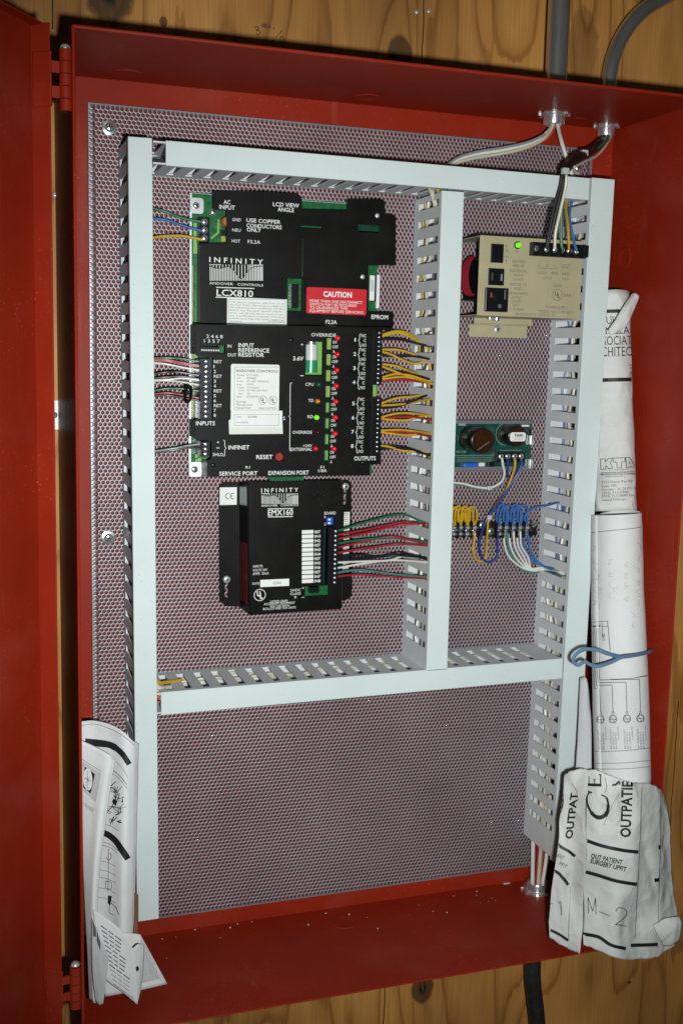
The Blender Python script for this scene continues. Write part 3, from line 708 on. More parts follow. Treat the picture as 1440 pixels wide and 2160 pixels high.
# ---- lettering
def logo_bars(L, x0, y0, x1, y1, n=34):
    for k in range(n):
        x = x0 + (x1 - x0) * (k + .5) / n; t_ = k / (n - 1)
        cut = y0 + (y1 - y0) * (.08 + .72 * math.exp(-((t_ - .60) / .13) ** 2) + .16 * (1 - t_) * abs(math.sin(t_ * 9)))
        w = (x1 - x0) / n * (.42 + .35 * max(0, t_ - .75) * 2)
        L.line([(x, y1), (x, cut + 1.6)], w)
        if k % 2 == 0 or t_ > .7: L.line([(x, cut), (x, y0)], w)
    L.line([(x0, y0), (x1 - (x1 - x0) * .78, y0)], .9)
L = Layer(YU)
for a in [("AC", 471.7, 430, 486, 8.3), ("INPUT", 462.7, 440.5, 495.7, 8.6), ("LCD VIEW", 575.7, 434.5, 630.7, 8.3), ("ANGLE", 585.7, 445.5, 620, 8.3), ("GND", 490, 466, 508, 6.3), ("USE COPPER", 520, 468.3, 591.7, 8),
          ("CONDUCTORS", 520, 479.3, 594, 8), ("ONLY", 520.7, 488, 550.7, 8), ("NEU", 490, 488, 507.7, 6.3), ("HOT", 489, 511, 506.7, 6.3), ("F3,2A", 522.7, 513, 549, 7),
          ("I N F I N I T Y", 441.7, 552.5, 555, 10.5), ("ANDOVER   CONTROLS", 441.7, 599.5, 555, 5), ("LCX810", 457, 623.6, 534, 13.5), ("EPROM", 783, 672.5, 818, 8.6), ("F2,2A", 686.7, 682.5, 710, 7.5)]: L.text(*a)
logo_bars(L, 441.7, 558, 555, 592)
L.line([(456, 606), (536.5, 608.6)], 1.6); L.line([(455, 626.6), (479, 627.4)], 1.8)
L.build('lettering', WHITEP, upper)
L = Layer(YL)
rows = [("OVERRIDE", 656.5, 709.4, 708.6, 7), ("+", 634, 730, 640, 6), ("3.6V", 618, 760, 640, 8.2), ("-", 633, 795, 640, 8), ("CPU", 644, 813.7, 661, 6.2), ("TD", 650, 848, 661, 6.2), ("RD", 648.6, 882, 660, 6.2),
        ("OVERRIDE", 617, 915, 658, 6.2), ("+24V", 638.6, 943, 658, 5.6), ("EXTERNAL", 613.4, 951, 658, 6.2), ("S", 597, 886, 601.5, 7), ("INPUT", 503, 732, 535.6, 8.3), ("REFERENCE", 503, 742.2, 568, 8.3), ("RESISTOR", 503, 752, 557, 8.3),
        ("IN", 480, 733, 488, 6.2), ("OUT", 480, 752, 498.6, 6.8), ("2 4 6 8", 435.6, 712.8, 470, 7), ("1 3 5 7", 430.6, 722.4, 463.6, 7), ("INPUTS", 413.6, 897, 453.6, 8.3), ("+", 457, 936, 463, 6), ("-", 456.5, 947.5, 463, 8),
        ("SHLD", 449, 962, 471, 6.4), ("INFINET", 482, 948, 526, 8.3), ("RESET", 540.6, 968.3, 575, 8.3), ("R1", 518, 988.5, 527, 5.4), ("SERVICE PORT", 462.5, 1003.4, 543, 8.3), ("EXPANSION PORT", 566, 1002, 651, 8.3),
        ("F1", 676, 988.5, 683.5, 5.8), ("1/8A", 671, 996, 689, 6.2), ("OUTPUTS", 746.4, 971.3, 792, 8.3)]
for a in rows: L.text(*a)
for i, s_ in enumerate(['RET', '1', '2', 'RET', '3', '4', 'RET', '5', '6', 'RET', '7', '8']):
    yb_ = 766 + i * 10.3; L.text(s_, 451 if s_ == 'RET' else 450.5, yb_, 468 if s_ == 'RET' else (452.2 if s_ == '1' else 455.5), 6.4)
for i, (xa, ya) in enumerate(slots):
    o = 0 if i == 0 else -2.5
    L.text('ON', xa + 12, ya + 11 + o, xa + 20, 6); L.text('OFF', xa + 11.4, ya + 21 + o, xa + 23.5, 6); L.text('A', xa + 12, ya + 31 + o, xa + 16.4, 6)
for i in range(8):
    y_ = 707.9 + i * 29.9 + (14.8 if i > 3 else 0); xs_ = -.9 * i
    for k, (s_, a, b) in enumerate((('NC', 762, 772), ('C', 766.5, 771.4), ('NO', 762, 772))): L.text(s_, a + xs_, y_ + 3.2 + k * 9.94, b + xs_, 6.4)
    L.text(str(i + 1), 746 + xs_ + (1.5 if i == 0 else 0), y_ + 12.5, 751.5 + xs_ - (1.5 if i == 0 else 0), 7.4)
    X = 758 + xs_; L.line([(X + 3, y_ - 4), (X + .6, y_ - 2.5), (X, y_ + 4), (X - .4, y_ + 8), (X - 3, y_ + 9.9), (X - .4, y_ + 12), (X, y_ + 16), (X + .4, y_ + 22), (X + 3, y_ + 24)], 1.1)
L.line([(616, 807.5), (612.5, 808.5), (612, 814), (611.6, 876), (608.6, 878), (611.6, 880), (611, 946), (611.4, 950), (614.5, 951.5)], 1.2)
L.line([(471, 928.5), (474, 929.5), (474.3, 942), (477.4, 945.5), (474.3, 948), (474, 961), (471, 962.5)], 1.1)
L.build('lettering', WHITEP, lower)
# ---- stickers
st = Layer(YU, .0003); st.rect(479, 629, 605, 683); s1 = st.build('sticker', LABELW, upper); s1['label'] = 'white compliance sticker full of small print'
L = Layer(YU, .0006)
fcc = ["This device complies with Part 15 of", "the FCC Rules. Operation is subject to", "the following two conditions: (1) this", "device may not cause harmful interfer-", "ence, and (2) this device must accept", "any interference received, including", "interference that may cause undesired"]
for k, s_ in enumerate(fcc): L.text(s_, 484.5, 638.2 + k * 5.75, 599, 3.4, 0)
L.text("operation.", 484.5, 678.4, 511, 3.4, 0); L.text("01-2007-059", 565, 679, 598.5, 3.4, 0); L.frame(482, 631.5, 601.5, 680.5, .7)
L.build('fine_print', INK, s1)
q = pxrect(646, 608, 772.5, 663, YU); s2 = MB().prism(rrect(q[0], q[1], q[2], q[3], .002), YU - .0004, YU - .00005).build('caution_sticker', REDL, upper)
L = Layer(YU, .0006); L.text("CAUTION", 681.7, 625.5, 741.7, 11, .03)
for a in [("MORE THAN ONE DISCONNECT", 653, 636.9, 764, 5.6), ("SWITCH MAY BE REQUIRED", 653, 643.9, 752, 5.6), ("TO DE-ENERGIZE THIS", 653, 650.9, 732.7, 5.6), ("EQUIPMENT BEFORE SERVICING.", 653, 658, 767.7, 5.6)]: L.text(*a)
L.build('lettering', WHITEP, s2)
q = pxrect(486.7, 768.5, 588.7, 868, YL); s3 = MB().prism(rrect(q[0], q[1], q[2], q[3], .002), YL - .0003, YL - .00005).build('name_plate', LABELW, lower)
q = pxrect(482.5, 884, 596.5, 915.5, YL); MB().prism(pxpoly([(482.3, 887), (487, 884), (595, 884), (596.6, 915), (483.5, 916)], YL), YL - .0003, YL - .00005).build('sticker', LABELC, lower)
q = pxrect(486.7, 866, 595, 901, YL); s4 = MB().box(q[0], q[1], YL - .0006, YL - .00035, q[2], q[3]).build('sticker', LABELW, lower)
L = Layer(YL, .0006)
L.text("ANDOVER CONTROLS", 497, 784.5, 586, 5.2, .02)
for k, (a, b, w_) in enumerate([("Model:", "LCX 810", 24), ("S/N", "820488", 19.5), ("Volts", "24 VAC 50/60HZ", 46), ("Amps", "18VA", 15), ("Output", "Contacts", 26), ("  Volts", "30 VAC/36 VDC", 44), ("  Amps", "3A", 7), ("Date", "07/24/00", 24)]):
    yb_ = 793.2 + k * 6.45; L.text(a.strip(), 499.5 + (2.4 if a[0] == ' ' else 0), yb_, 499.5 + (2.4 if a[0] == ' ' else 0) + 2.7 * len(a.strip()), 3.9, 0); L.text(b, 520.5, yb_, 520.5 + w_, 3.9, 0)
for k, s_ in enumerate(["Energy", "Management", "Equipment"]): L.text(s_, 499, 849.2 + k * 6.4, 499 + 3.4 * len(s_), 4.2, 0)
L.text("3R62 LISTED", 545.5, 863, 582.5, 4, 0)
L.line([(495, 774.4), (588, 774.4)], .6); L.line([(495, 774.4), (494, 865)], .6); L.line([(494, 865), (588, 865)], .5)
L.ul(554, 844, 9, .8); L.ul(575.3, 844.3, 9, .8)
L.build('fine_print', INK, s3)
L = Layer(YL, .0009); L.text("S/N", 499, 881.6, 508.5, 4.3, 0); L.text("820488", 523, 881.4, 542, 4.3, 0); L.text("Location", 499, 892.5, 523.5, 4.3, 0); L.frame(494.5, 874, 588, 897.5, .6); L.build('fine_print', INK, s4)

# ================================================================== EXPANSION MODULE (lower black unit)
YEB, YE = -.0030, -.0340
emx = thing('expansion_module', P(600, 1297, 0), 'smaller black expansion module with column of white label boxes, below the controller', 'module')
base_o = pxpoly([(470, 1017), (640, 1015), (733, 1012), (741, 1019), (743, 1240), (741, 1258), (728, 1267), (500, 1280), (477, 1279), (463, 1268), (462, 1027)], YEB)
c1_ = P(478, 1222, YEB); c2_ = P(728, 1026, YEB)
def keyhole(c, L_): return [(c.x + .0032 * math.cos(a), c.z + .0032 * math.sin(a)) for a in [math.radians(k) for k in range(-60, 241, 20)]] + [(c.x - .0016, c.z - L_), (c.x + .0016, c.z - L_)]
MB().prism(base_o, YEB, YEB + .0018, [keyhole(c1_, .021), keyhole(c2_, .021)]).build('base_plate', BLACKC, emx, bevel=.0003)
for c in (c1_, c2_): screw((c.x, YEB - .0002, c.z), emx, .0042, ZINC)
fo = pxpoly([(525, 1019), (530, 1016), (716, 1013), (722, 1019), (720, 1276), (714, 1283), (536, 1297), (528, 1292)], YE)
eh = [hole(689, 1091, 702.5, 1112, YE), hole(643, 1236, 693, 1257, YE), hole(683, 1114, 692, 1232, YE)]
box = MB().prism(fo, YE, YE + .0015, eh).build('cover', BLACKC, emx, bevel=.0003)
# sides of the cover: sloped left side, top, bottom, right
qa = [Vector((p_[0], YE + .0016, p_[1])) for p_ in pxpoly([(525, 1019), (720, 1014), (720, 1283), (528, 1296)], YE)]
qb = [Vector((p_[0], YEB - .0001, p_[1])) for p_ in pxpoly([(506, 1018), (716, 1016), (716, 1268), (509, 1281)], YEB)]
def wall4(m, a, b, c, d, th):
    n = (b - a).cross(d - a).normalized() * th; m.hexa([a, b, c, d], [a + n, b + n, c + n, d + n])
m = MB()
for i in range(4): wall4(m, qa[i], qa[(i + 1) % 4], qb[(i + 1) % 4], qb[i], .0012)
m.build('cover_sides', BLACKC, emx)
# strip and window on the sloped left side
def on_side(f0, f1, g0, g1, name, mtl):
    A = qa[0].lerp(qa[3], g0); B = qa[0].lerp(qa[3], g1); A2 = qb[0].lerp(qb[3], g0); B2 = qb[0].lerp(qb[3], g1)
    p_ = [A.lerp(A2, f0), A.lerp(A2, f1), B.lerp(B2, f1), B.lerp(B2, f0)]; n = (p_[1] - p_[0]).cross(p_[3] - p_[0]).normalized()
    if n.y > 0: n = -n
    if n.x > 0: n = -n
    MB().hexa([v + n * .0014 for v in p_], [v + n * .0019 for v in p_]).build(name, mtl, emx)
on_side(.12, .85, .03, .17, 'label_window', mat('grey_label', (.30, .32, .31), .4)); on_side(.15, .9, .46, .93, 'side_label', REDD)
q = pxrect(643, 1236, 693, 1257, YE + .012); MB().box(q[0], q[1], YE + .012, YE + .0136, q[2], q[3]).build('circuit_board', PCB, emx)
q = pxrect(652, 1238, 672, 1250, YE + .006); MB().box(q[0], q[1], YE + .004, YE + .0118, q[2], q[3]).build('power_socket', BLACKP, emx)
q = pxrect(689, 1091, 702, 1107, YE + .003); ds = MB().box(q[0], q[1], YE + .003, YE + .010, q[2], q[3]).build('board_switch', BLUEP, emx)
for k in range(2): MB().box(q[0] + .0012, q[0] + .004, YE + .0018, YE + .003, q[2] + .0012 + k * .004, q[2] + .003 + k * .004).build('switch_lever', WHITEP, ds)
q = pxrect(683, 1114, 692, 1232, YE + .01); MB().box(q[0], q[1], YE + .010, YE + .0115, q[2], q[3]).build('board_edge', PCBD, emx)
te = terminal(emx, 692.5, 1116, 713, 1234, YE + .0015, YE - .010, 12, r=.0014, side=.0025, scr=ZINC)
L = Layer(YE)
for a in [("I N F I N I T Y", 551, 1038.7, 629, 8.3), ("ANDOVER   CONTROLS", 551, 1069, 629, 4.2), ("EMX160", 565, 1087.5, 618, 12), ("BOARD", 684, 1085.5, 708, 6), ("1", 684.4, 1093, 686, 5), ("2", 683.8, 1108, 687, 5), ("INPUTS", 534, 1197.5, 554, 5), ("VOLTS 24V", 533, 1205.5, 564, 5), ("AMPS  20mA", 533, 1213, 567, 5),
          ("DATE", 532.5, 1233.5, 547, 4.6), ("LISTED 5N92", 570, 1271.5, 607, 4.6), ("ACCESSORY EQUIPMENT", 556.7, 1276.8, 622, 4.6), ("FOR USE WITH", 570, 1281.6, 610, 4.4), ("BCX,LCX AND TCX UNITS", 555, 1287, 623.7, 4.6),
          ("24VDC", 612, 1248, 634, 5.2), ("CLASS", 612, 1255.3, 634, 5.2), ("II", 621, 1262, 624.6, 5), ("+", 636.5, 1243, 641.5, 5), ("-", 636, 1262, 642, 6)]: L.text(*a)
logo_bars(L, 551, 1041, 629, 1063, 30)
L.line([(565, 1073.3), (618, 1072.5)], 1.4); L.line([(565.5, 1090.3), (617.5, 1089.5)], 1.6)
for i in range(12):
    y_ = 1118.3 + i * 9.43; L.rect(636.7, y_, 660.8, y_ + 7.6); L.text(['RET', 'IN1', 'IN2', 'RET', 'IN3', 'IN4', 'RET', 'IN5', 'IN6', 'RET', 'IN7', 'IN8'][i], 663.2, y_ + 6.4, 675.6, 5.4, .02)
L.rect(549, 1222, 609.7, 1237); L.ul(548, 1255, 12.5, 1.3)
L.build('lettering', WHITEP, box)
L = Layer(YE, .0006); L.text("0304", 576, 1233, 592.5, 6, 0); L.build('date_stamp', INK, box)
L = Layer(YEB); L.rect(463.5, 1028, 499.5, 1065); ce = L.build('sticker', LABELW, emx)
L = Layer(YEB, .0006)
for cx in (480.5, 490.5):
    L.line([(cx + 4.4 * math.cos(math.radians(a)), 1046.5 + 6 * math.sin(math.radians(a))) for a in range(50, 311, 20)], 1.6)
L.line([(486.5, 1046.5), (491.5, 1046.2)], 1.5); L.build('conformity_mark', INKD, ce)
L = Layer(YEB); L.rect(724, 1080, 736, 1207); s5 = L.build('sticker', LABELC, emx)
L = Layer(YEB, .0005)
for k in range(30): L.line([(725.5, 1084 + k * 4), (734, 1084 + k * 4)], 1.1 if k % 3 else 2)
L.build('bar_code', INKG, s5)

# ================================================================== POWER SUPPLY (beige chassis)
YS = -.0740
psu = thing('power_supply', P(1047, 712, 0), 'beige metal power supply chassis with screw terminals and black outlet', 'power supply')
sx0 = .4066; sx1 = .5338; sz1 = P(1110, 502, YS).z; sz0 = P(1110, 669, YS).z
fr_ = MB().prism(rrect(sx0, sx1, sz0, sz1, .0012), YS, YS + .0012).build('front_panel', BEIGE, psu, bevel=.0004)
MB().box(sx0, sx1, YS + .0013, -.006, sz1 - .0012, sz1).build('top_panel', BEIGE, psu, bevel=.0003)
MB().box(sx0, sx1, YS + .0013, -.006, sz0, sz0 + .0012).build('bottom_panel', BEIGE, psu, bevel=.0003)
q = pxrect(988.6, 684, 1110, 712, -.003)
MB().box(q[0], q[1], -.0040, -.0026, q[2], q[3]).build('mounting_foot', BEIGE, psu, bevel=.0003)
MB().box(q[0], q[1], -.016, -.0041, q[3] - .0013, q[3]).build('mounting_foot', BEIGE, psu, bevel=.0003)
MB().box(q[0], q[1], -.016, -.0148, q[3] + .0001, sz0 - .0001).build('mounting_foot', BEIGE, psu, bevel=.0003)
c = P(1047, 695, -.004); screw((c.x, -.0041, c.z), psu, .0045, ZINC)
c = P(1046, 674, -.030); MB().lathe((c.x, c.y, sz0 - .0001), (0, 0, -1), [(0, .0042), (.003, .0042), (.0038, .003), (.004, 1e-5)], 12).build('screw', CHROME, psu)
c = P(1032, 672, -.030); MB().lathe((c.x, c.y, sz0 - .0001), (0, 0, -1), [(0, .0028), (.002, .0028), (.0026, .002), (.0027, 1e-5)], 12).build('screw', CHROME, psu)
# transformer seen from the open left side
MB().box(sx0 + .012, sx0 + .060, -.058, -.008, sz0 + .018, sz1 - .022).build('transformer_core', BLACKP, psu, bevel=.002)
cz_ = (sz0 + sz1) / 2 + .002
m = MB()
for k in range(9):
    m.tube([(sx0 + .011 + .0155 * math.cos(a) * .55, -.033 - .002 * k + .008, cz_ + (.020 + .0006 * (k % 3)) * math.sin(a)) for a in [math.radians(j) for j in range(90, 271, 15)]], .0011, 6)
m.build('winding', MAROON, psu, kind='stuff')
# switch, fuse holder, outlet, lamp
def faced(a, b, c, d, name, mtl, dep, par=psu, bev=.0006):
    q = pxrect(a, b, c, d, YS); return MB().box(q[0], q[1], YS - dep, YS + .004, q[2], q[3]).build(name, mtl, par, bevel=bev), q
sw_, q = faced(1034, 514.5, 1060.5, 554.5, 'rocker_switch', BLACKP, .0014)
MB().hexa([(q[0] + .002, YS - .0014, q[2] + .002), (q[1] - .002, YS - .0014, q[2] + .002), (q[1] - .002, YS - .0014, q[3] - .002), (q[0] + .002, YS - .0014, q[3] - .002)],
          [(q[0] + .0025, YS - .0050, q[2] + .003), (q[1] - .0025, YS - .0050, q[2] + .003), (q[1] - .0025, YS - .0018, q[3] - .003), (q[0] + .0025, YS - .0018, q[3] - .003)]).build('rocker', BLACKP, sw_, bevel=.0006)
fh, q = faced(1028.5, 566, 1062, 602, 'fuse_holder', BLACKP, .0012)
MB().box(q[0] + .003, q[1] - .006, YS - .0034, YS - .0012, q[2] + .004, q[3] - .004).build('fuse_drawer', BLACKP, fh, bevel=.0008)
MB().box(q[1] - .0045, q[1] - .0030, YS - .0022, YS - .0012, q[2] + .005, q[3] - .006).build('fuse_tab', INKG, fh)
ou, q = faced(1021, 607, 1070, 658, 'outlet', BLACKP, .0022, bev=.0012)
for (a, b, c, d) in ((1032, 617, 1035, 628), (1061, 611, 1064, 632)):
    r_ = pxrect(a, b, c, d, YS); MB().box(r_[0], r_[1], YS - .0026, YS - .0022, r_[2], r_[3]).build('outlet_slot', mat('copper_contact', (.55, .16, .09), .3, metal=.6) if a < 1040 else INK, ou)
r_ = P(1051, 646, YS); MB().prism(circ(r_.x, r_.z, .0022, 12), YS - .0026, YS - .0022).build('outlet_slot', INK, ou)
r_ = P(1045, 626, YS); MB().lathe((r_.x, YS - .0022, r_.z), (0, -1, 0), [(0, .006), (.0012, .0056), (.0016, .004), (.0016, 1e-5)], 16).build('outlet_boss', BLACKP, ou)
led(1090.7, 517.3, YS, LEDG, psu, .0030)
c = P(1090.7, 517.3, YS); MB().lathe((c.x, YS, c.z), (0, -1, 0), [(-.0004, .0042), (.0006, .0042), (.0008, .0034)], 18).build('lamp_bezel', BLACKP, psu)
# barrier strip with six screws
PSX = [(1129, 524), (1152, 525.5), (1169, 526.4), (1184, 527), (1200, 529), (1215, 530)]
a = P(1116, 509, YS); b = P(1117, 540, YS)
bs = MB().box(a.x, sx1 + .0005, YS - .0070, YS - .0001, b.z, a.z - .0012).build('barrier_strip', BLACKP, psu, bevel=.0005)
for k in range(7):
    xx = a.x + (sx1 - a.x) * k / 6; MB().box(xx - .0007, xx + .0007, YS - .0115, YS - .0071, b.z + .001, a.z - .002).build('barrier', BLACKP, bs)
for (p_, r_) in PSX:
    c = P(p_, r_, YS - .0075); screw((c.x, YS - .0072, c.z), bs, .0034, CHROME, slot='line', name='terminal_screw')
L = Layer(YS)
for a in [("ON", 1064, 531, 1071.5, 5), ("OFF", 1062.7, 544, 1072, 5), ("ON", 1085, 533, 1093, 5), ("CAUTION", 1079, 553.4, 1106.6, 5.6), ("RISK OF", 1081.4, 562.8, 1105, 5.6), ("ELECTRICAL", 1074.7, 573, 1110, 5.6), ("SHOCK", 1082.7, 582.4, 1103, 5.6),
          ("DO NOT", 1080.8, 592, 1104, 5.6), ("EXPOSE TO", 1075, 602, 1110, 5.6), ("MOIST", 1082.7, 611.3, 1100.7, 5.6), ("ENVIRONMENT", 1072.6, 621, 1113, 5.6), ("OUTLET", 1077, 630.3, 1099.8, 5.6), ("ALWAYS", 1077, 638.3, 1099, 5.6), ("HOT", 1081.4, 646, 1093, 5.6), ("1.5 A MAX", 1072.3, 654.3, 1104, 5.4),
          ("AIR PRODUCTS & CONTROLS LTD", 1086, 664.6, 1170, 4.6), ("H", 1134.5, 563, 1138.5, 5), ("N", 1151, 563, 1155, 5), ("G", 1166, 563.5, 1170, 5), ("24 VAC", 1183, 566, 1200, 5.4), ("115VAC", 1133, 578, 1154, 5.8), ("60HZ", 1161, 578.5, 1176, 5.8), ("60HZ", 1184, 580, 1200, 5.8),
          ("6.0 A", 1145, 589, 1162.5, 5.6), ("4.0 A", 1184.4, 591, 1198.5, 5.6), ("LISTED", 1166.5, 605, 1184, 5), ("2N28", 1187.5, 625, 1202.5, 5.4), ("POWER SUPPLY", 1150.6, 650.5, 1196, 6), ("MODEL NO. T-PB 001-1", 1135, 659.6, 1208, 6)]: L.text(*a)
L.ul(1174.8, 622, 10.8, 1.0)
L.line([(1134, 562.5), (1134, 566), (1175, 567.3), (1175, 564)], .7); L.line([(1182, 553.5), (1182, 557.5), (1203, 558.5), (1203, 554.5)], .7)
L.line([(1067.5, 526), (1067.5, 516.5)], .9); L.line([(1066, 519.5), (1067.5, 516), (1069, 519.5)], .9); L.line([(1067, 548), (1067, 556)], .9); L.line([(1065.5, 550.5), (1067, 547.5), (1068.5, 550.5)], .9)
L.line([(1138, 551), (1138, 556)], .6); L.line([(1154, 551), (1154, 556)], .6)
L.build('lettering', INK, fr_)

# ================================================================== SMALL SUPPLY BOARD
YQ = -.0130
sup = thing('circuit_board', P(1040, 992, 0), 'small dark green supply board with two big capacitors, right of the middle duct', 'circuit board')
q = pxrect(950, 892, 1119, 987, YQ)
MB().box(q[0], q[1], YQ, YQ + .0016, q[2], q[3]).build('board', PCBD, sup)
GREYT = mat('grey_rail_plastic', (.13, .14, .15), .5)
for (b, c) in ((886.5, 894), (984, 992)):
    r_ = pxrect(950, b, 1122, c, YQ); MB().box(r_[0], r_[1], YQ - .0022, -.0004, r_[2], r_[3]).build('mounting_rail', GREYT, sup, bevel=.0004)
def capacitor(px, py, r, ln, mtl, top):
    e_ = P(px, py, YQ - ln); o = MB().lathe((e_.x, YQ, e_.z), (0, -1, 0), [(0, r), (.002, r), (.003, r * .96), (.004, r), (ln - .002, r), (ln - .0006, r * .97), (ln, r * .9)], 30).build('capacitor', mtl, sup)
    MB().lathe((e_.x, YQ - ln, e_.z), (0, -1, 0), [(-.0004, r * .86), (.0002, r * .84), (.0003, 1e-5)], 26).build('capacitor_top', top, o); return o, e_
k1, e1 = capacitor(1018, 930, .0150, .034, CAPK, CAPB); k2, e2 = capacitor(1091, 920, .0125, .030, CAPK, CAPB)
MB().tube([P(1007, 949, YQ - .0348), P(1031, 932, YQ - .0348)], .0006, 6).build('lead_wire', CHROME, sup)
c0 = P(972, 930, YQ - .012); MB().tube([c0, c0 + Vector((.012, -.004, .001)), c0 + Vector((.02, -.001, 0))], .0035, 10).build('inductor', CAPB, sup)
q = pxrect(1075, 912, 1108, 931, YQ - .0308); sk4 = MB().prism(rrect(q[0], q[1], q[2], q[3], .003), YQ - .0309, YQ - .0305).build('capacitor_sticker', LABELW, sup)
L = Layer(YQ - .0309); L.text("Kahler", 1085, 920.5, 1103, 5.6, .03); L.line([(1084, 924), (1104, 923.5)], .6); L.line([(1084, 926.6), (1102, 926.2)], .5); L.build('lettering', INKD, sk4)
tb = terminal(sup, 1049, 955, 1106, 975, YQ, YQ - .010, 4, vertical=False, r=.0034, side=.0012)
for (a, b, c, d, n_, mm, dp) in ((979, 977, 1008, 985, 'trimmer', BLUEP, .006), (1010, 976, 1022, 984, 'resistor', LABELC, .003), (1030, 974, 1042, 985, 'regulator', BLACKP, .006), (967, 893, 982, 898, 'resistor', INKG, .003), (1100, 896, 1116, 900, 'resistor', LABELC, .002), (1113, 905, 1119, 918, 'diode', BLACKP, .004)):
    r_ = pxrect(a, b, c, d, YQ - dp); MB().box(r_[0], r_[1], YQ - dp, YQ, r_[2], r_[3]).build(n_, mm, sup, bevel=.0004)
for (a, b) in ((1119, 928), (1117, 978)):
    c = P(a, b, YQ - .003); MB().box(c.x - .0022, c.x + .0026, YQ - .006, YQ - .0001, c.z - .006, c.z + .006).build('edge_clip', CHROME, sup, bevel=.0008)
L = Layer(YQ, .0002)
L.line([(958, 961), (1042, 960)], .8); L.line([(1042, 958), (1042, 972)], .8)
for k in range(3): L.line([(962, 965 + k * 4), (1036, 964.4 + k * 4)], .8)
L.text("PS-1-00", 962, 955, 982, 4, 0); L.line([(1053, 950), (1099, 949.6)], .9); L.ring(1066, 916, 21, 1); L.build('lettering', mat('pale_green_ink', (.25, .34, .30), .5), sup)

# ================================================================== BARRIER TERMINAL STRIPS
def tstrip(name, cols, x0, x1, label, scr):
    rt = thing(name, P((x0 + x1) / 2, 1135, 0), label, 'terminal strip', 'terminal strips on the right of the plate')
    q = pxrect(x0, 1096, x1, 1133, -.004); MB().box(q[0], q[1], -.0090, -.0005, q[2] + .0016, q[3] - .0016).build('base', BLACKP, rt, bevel=.0006)
    for i, cx in enumerate(cols):
        for d in (-6.8, 6.8):
            xx = P(cx + d, 1114, -.012).x; MB().box(xx - .0006, xx + .0006, -.0165, -.0091, q[2] + .001, q[3] - .001).build('barrier', BLACKP, rt)
        r_ = pxrect(cx - 4.6, 1100, cx + 4.6, 1129, -.010); jp = MB().box(r_[0], r_[1], -.0102, -.0091, r_[2], r_[3]).build('link_plate', ZINC, rt)
        for yy in (1107, 1120):
            c = P(cx, yy, -.0115); screw((c.x, -.0103, c.z), jp, .0032, CHROME, slot='line', name='terminal_screw')
    for (a, b) in scr:
        c = P(a, b, -.010); screw((c.x, -.0091, c.z), rt, .0045, mat('greenish_zinc', (.45, .52, .50), .3, metal=.8), washer=0)
YC = [957, 969, 984, 999]; BC = [1052, 1066, 1081, 1095, 1110]
tstrip('terminal_strip', YC, 950, 1024, 'black terminal strip with yellow wire loops, half behind the middle duct', [(1016, 1108)])
tstrip('terminal_strip', BC, 1029, 1128, 'black terminal strip with blue wire loops above white wires', [(1035, 1121), (1124, 1105)])

# ================================================================== WIRES
def wire(colr, pts, label, r=.00125, group=None, k=6, cat='wire', name=None):
    q = []
    for p_ in pts:
        if isinstance(p_, Vector): q.append(p_)
        elif len(p_) == 4: q.append(PX(p_[0], p_[1], p_[2]))
        else: q.append(P(*p_))
    return MB().tube(spline(q, k), r, 8).build(name or 'wire', W[colr] if isinstance(colr, str) else colr, None, label, cat, group, recalc=False)
XM = DUCTINFO['mid']['W'](.2, -.03, 0).x; XR = DUCTINFO['right']['W'](.35, -.03, 0).x
def into(px, py, X): p_ = PX(px, py, X); return [p_, p_ + Vector((.006, -.002, -.002)), p_ + Vector((.010, -.001, -.02))]
ya, yc = -.036, -.030
OUT = [
 (1, 'yellow', [(806, 706), (836, 698.5), (862, 704)], (884, 721), 'upper yellow'), (1, 'yellow', [(806, 709.5), (838, 702.5), (866, 711)], (888, 726), 'lower yellow'), (1, 'black', [(806, 715), (845, 716.5), (868, 722)], (898, 729), 'black'),
 (2, 'yellow', [(806, 737), (840, 738), (868, 746)], (893, 758), 'upper yellow'), (2, 'yellow', [(806, 742), (825, 748), (850, 760), (874, 767)], (892, 764), 'drooping yellow'), (2, 'black', [(806, 750), (840, 752), (868, 751)], (903, 757), 'black'),
 (3, 'yellow', [(806, 768), (835, 772), (855, 780)], (882, 789), 'upper yellow'), (3, 'yellow', [(806, 773), (824, 780), (850, 790)], (890, 800), 'lower yellow'), (3, 'black', [(806, 779), (838, 785), (868, 790)], (903, 799), 'black'),
 (4, 'yellow', [(806, 796), (830, 789.5), (860, 791)], (900, 803), 'upper yellow'), (4, 'yellow', [(806, 800), (840, 795.5), (872, 798)], (908, 809), 'lower yellow'), (4, 'red', [(806, 804.5), (840, 801), (870, 803.5)], (905, 808), 'red'),
 (5, 'yellow', [(804, 851), (835, 840), (866, 837)], (888, 835), 'upper yellow'), (5, 'yellow', [(804, 855.5), (845, 853), (872, 849)], (908, 842), 'lower yellow'), (5, 'black', [(804, 861), (836, 858), (866, 848)], (898, 835), 'black'),
 (6, 'yellow', [(804, 880), (835, 872.5), (868, 872)], (906, 877), 'upper yellow'), (6, 'red', [(804, 886), (835, 880), (868, 879.5)], (904, 885), 'red'), (6, 'yellow', [(804, 883), (828, 886), (860, 886)], (894, 877), 'lower yellow'),
 (7, 'yellow', [(803, 908), (840, 907), (868, 909)], (908, 914), 'upper yellow'), (7, 'red', [(803, 915), (840, 911), (868, 913)], (908, 921), 'red'), (7, 'yellow', [(803, 911.5), (828, 915), (860, 918)], (898, 915), 'lower yellow'),
 (8, 'yellow', [(803, 940), (825, 943.5), (850, 951)], (892, 953), 'yellow'), (8, 'black', [(803, 943), (830, 942), (862, 946)], (906, 961), 'black'), (8, 'black', [(803, 948), (835, 945), (866, 951)], (898, 958), 'lower black')]
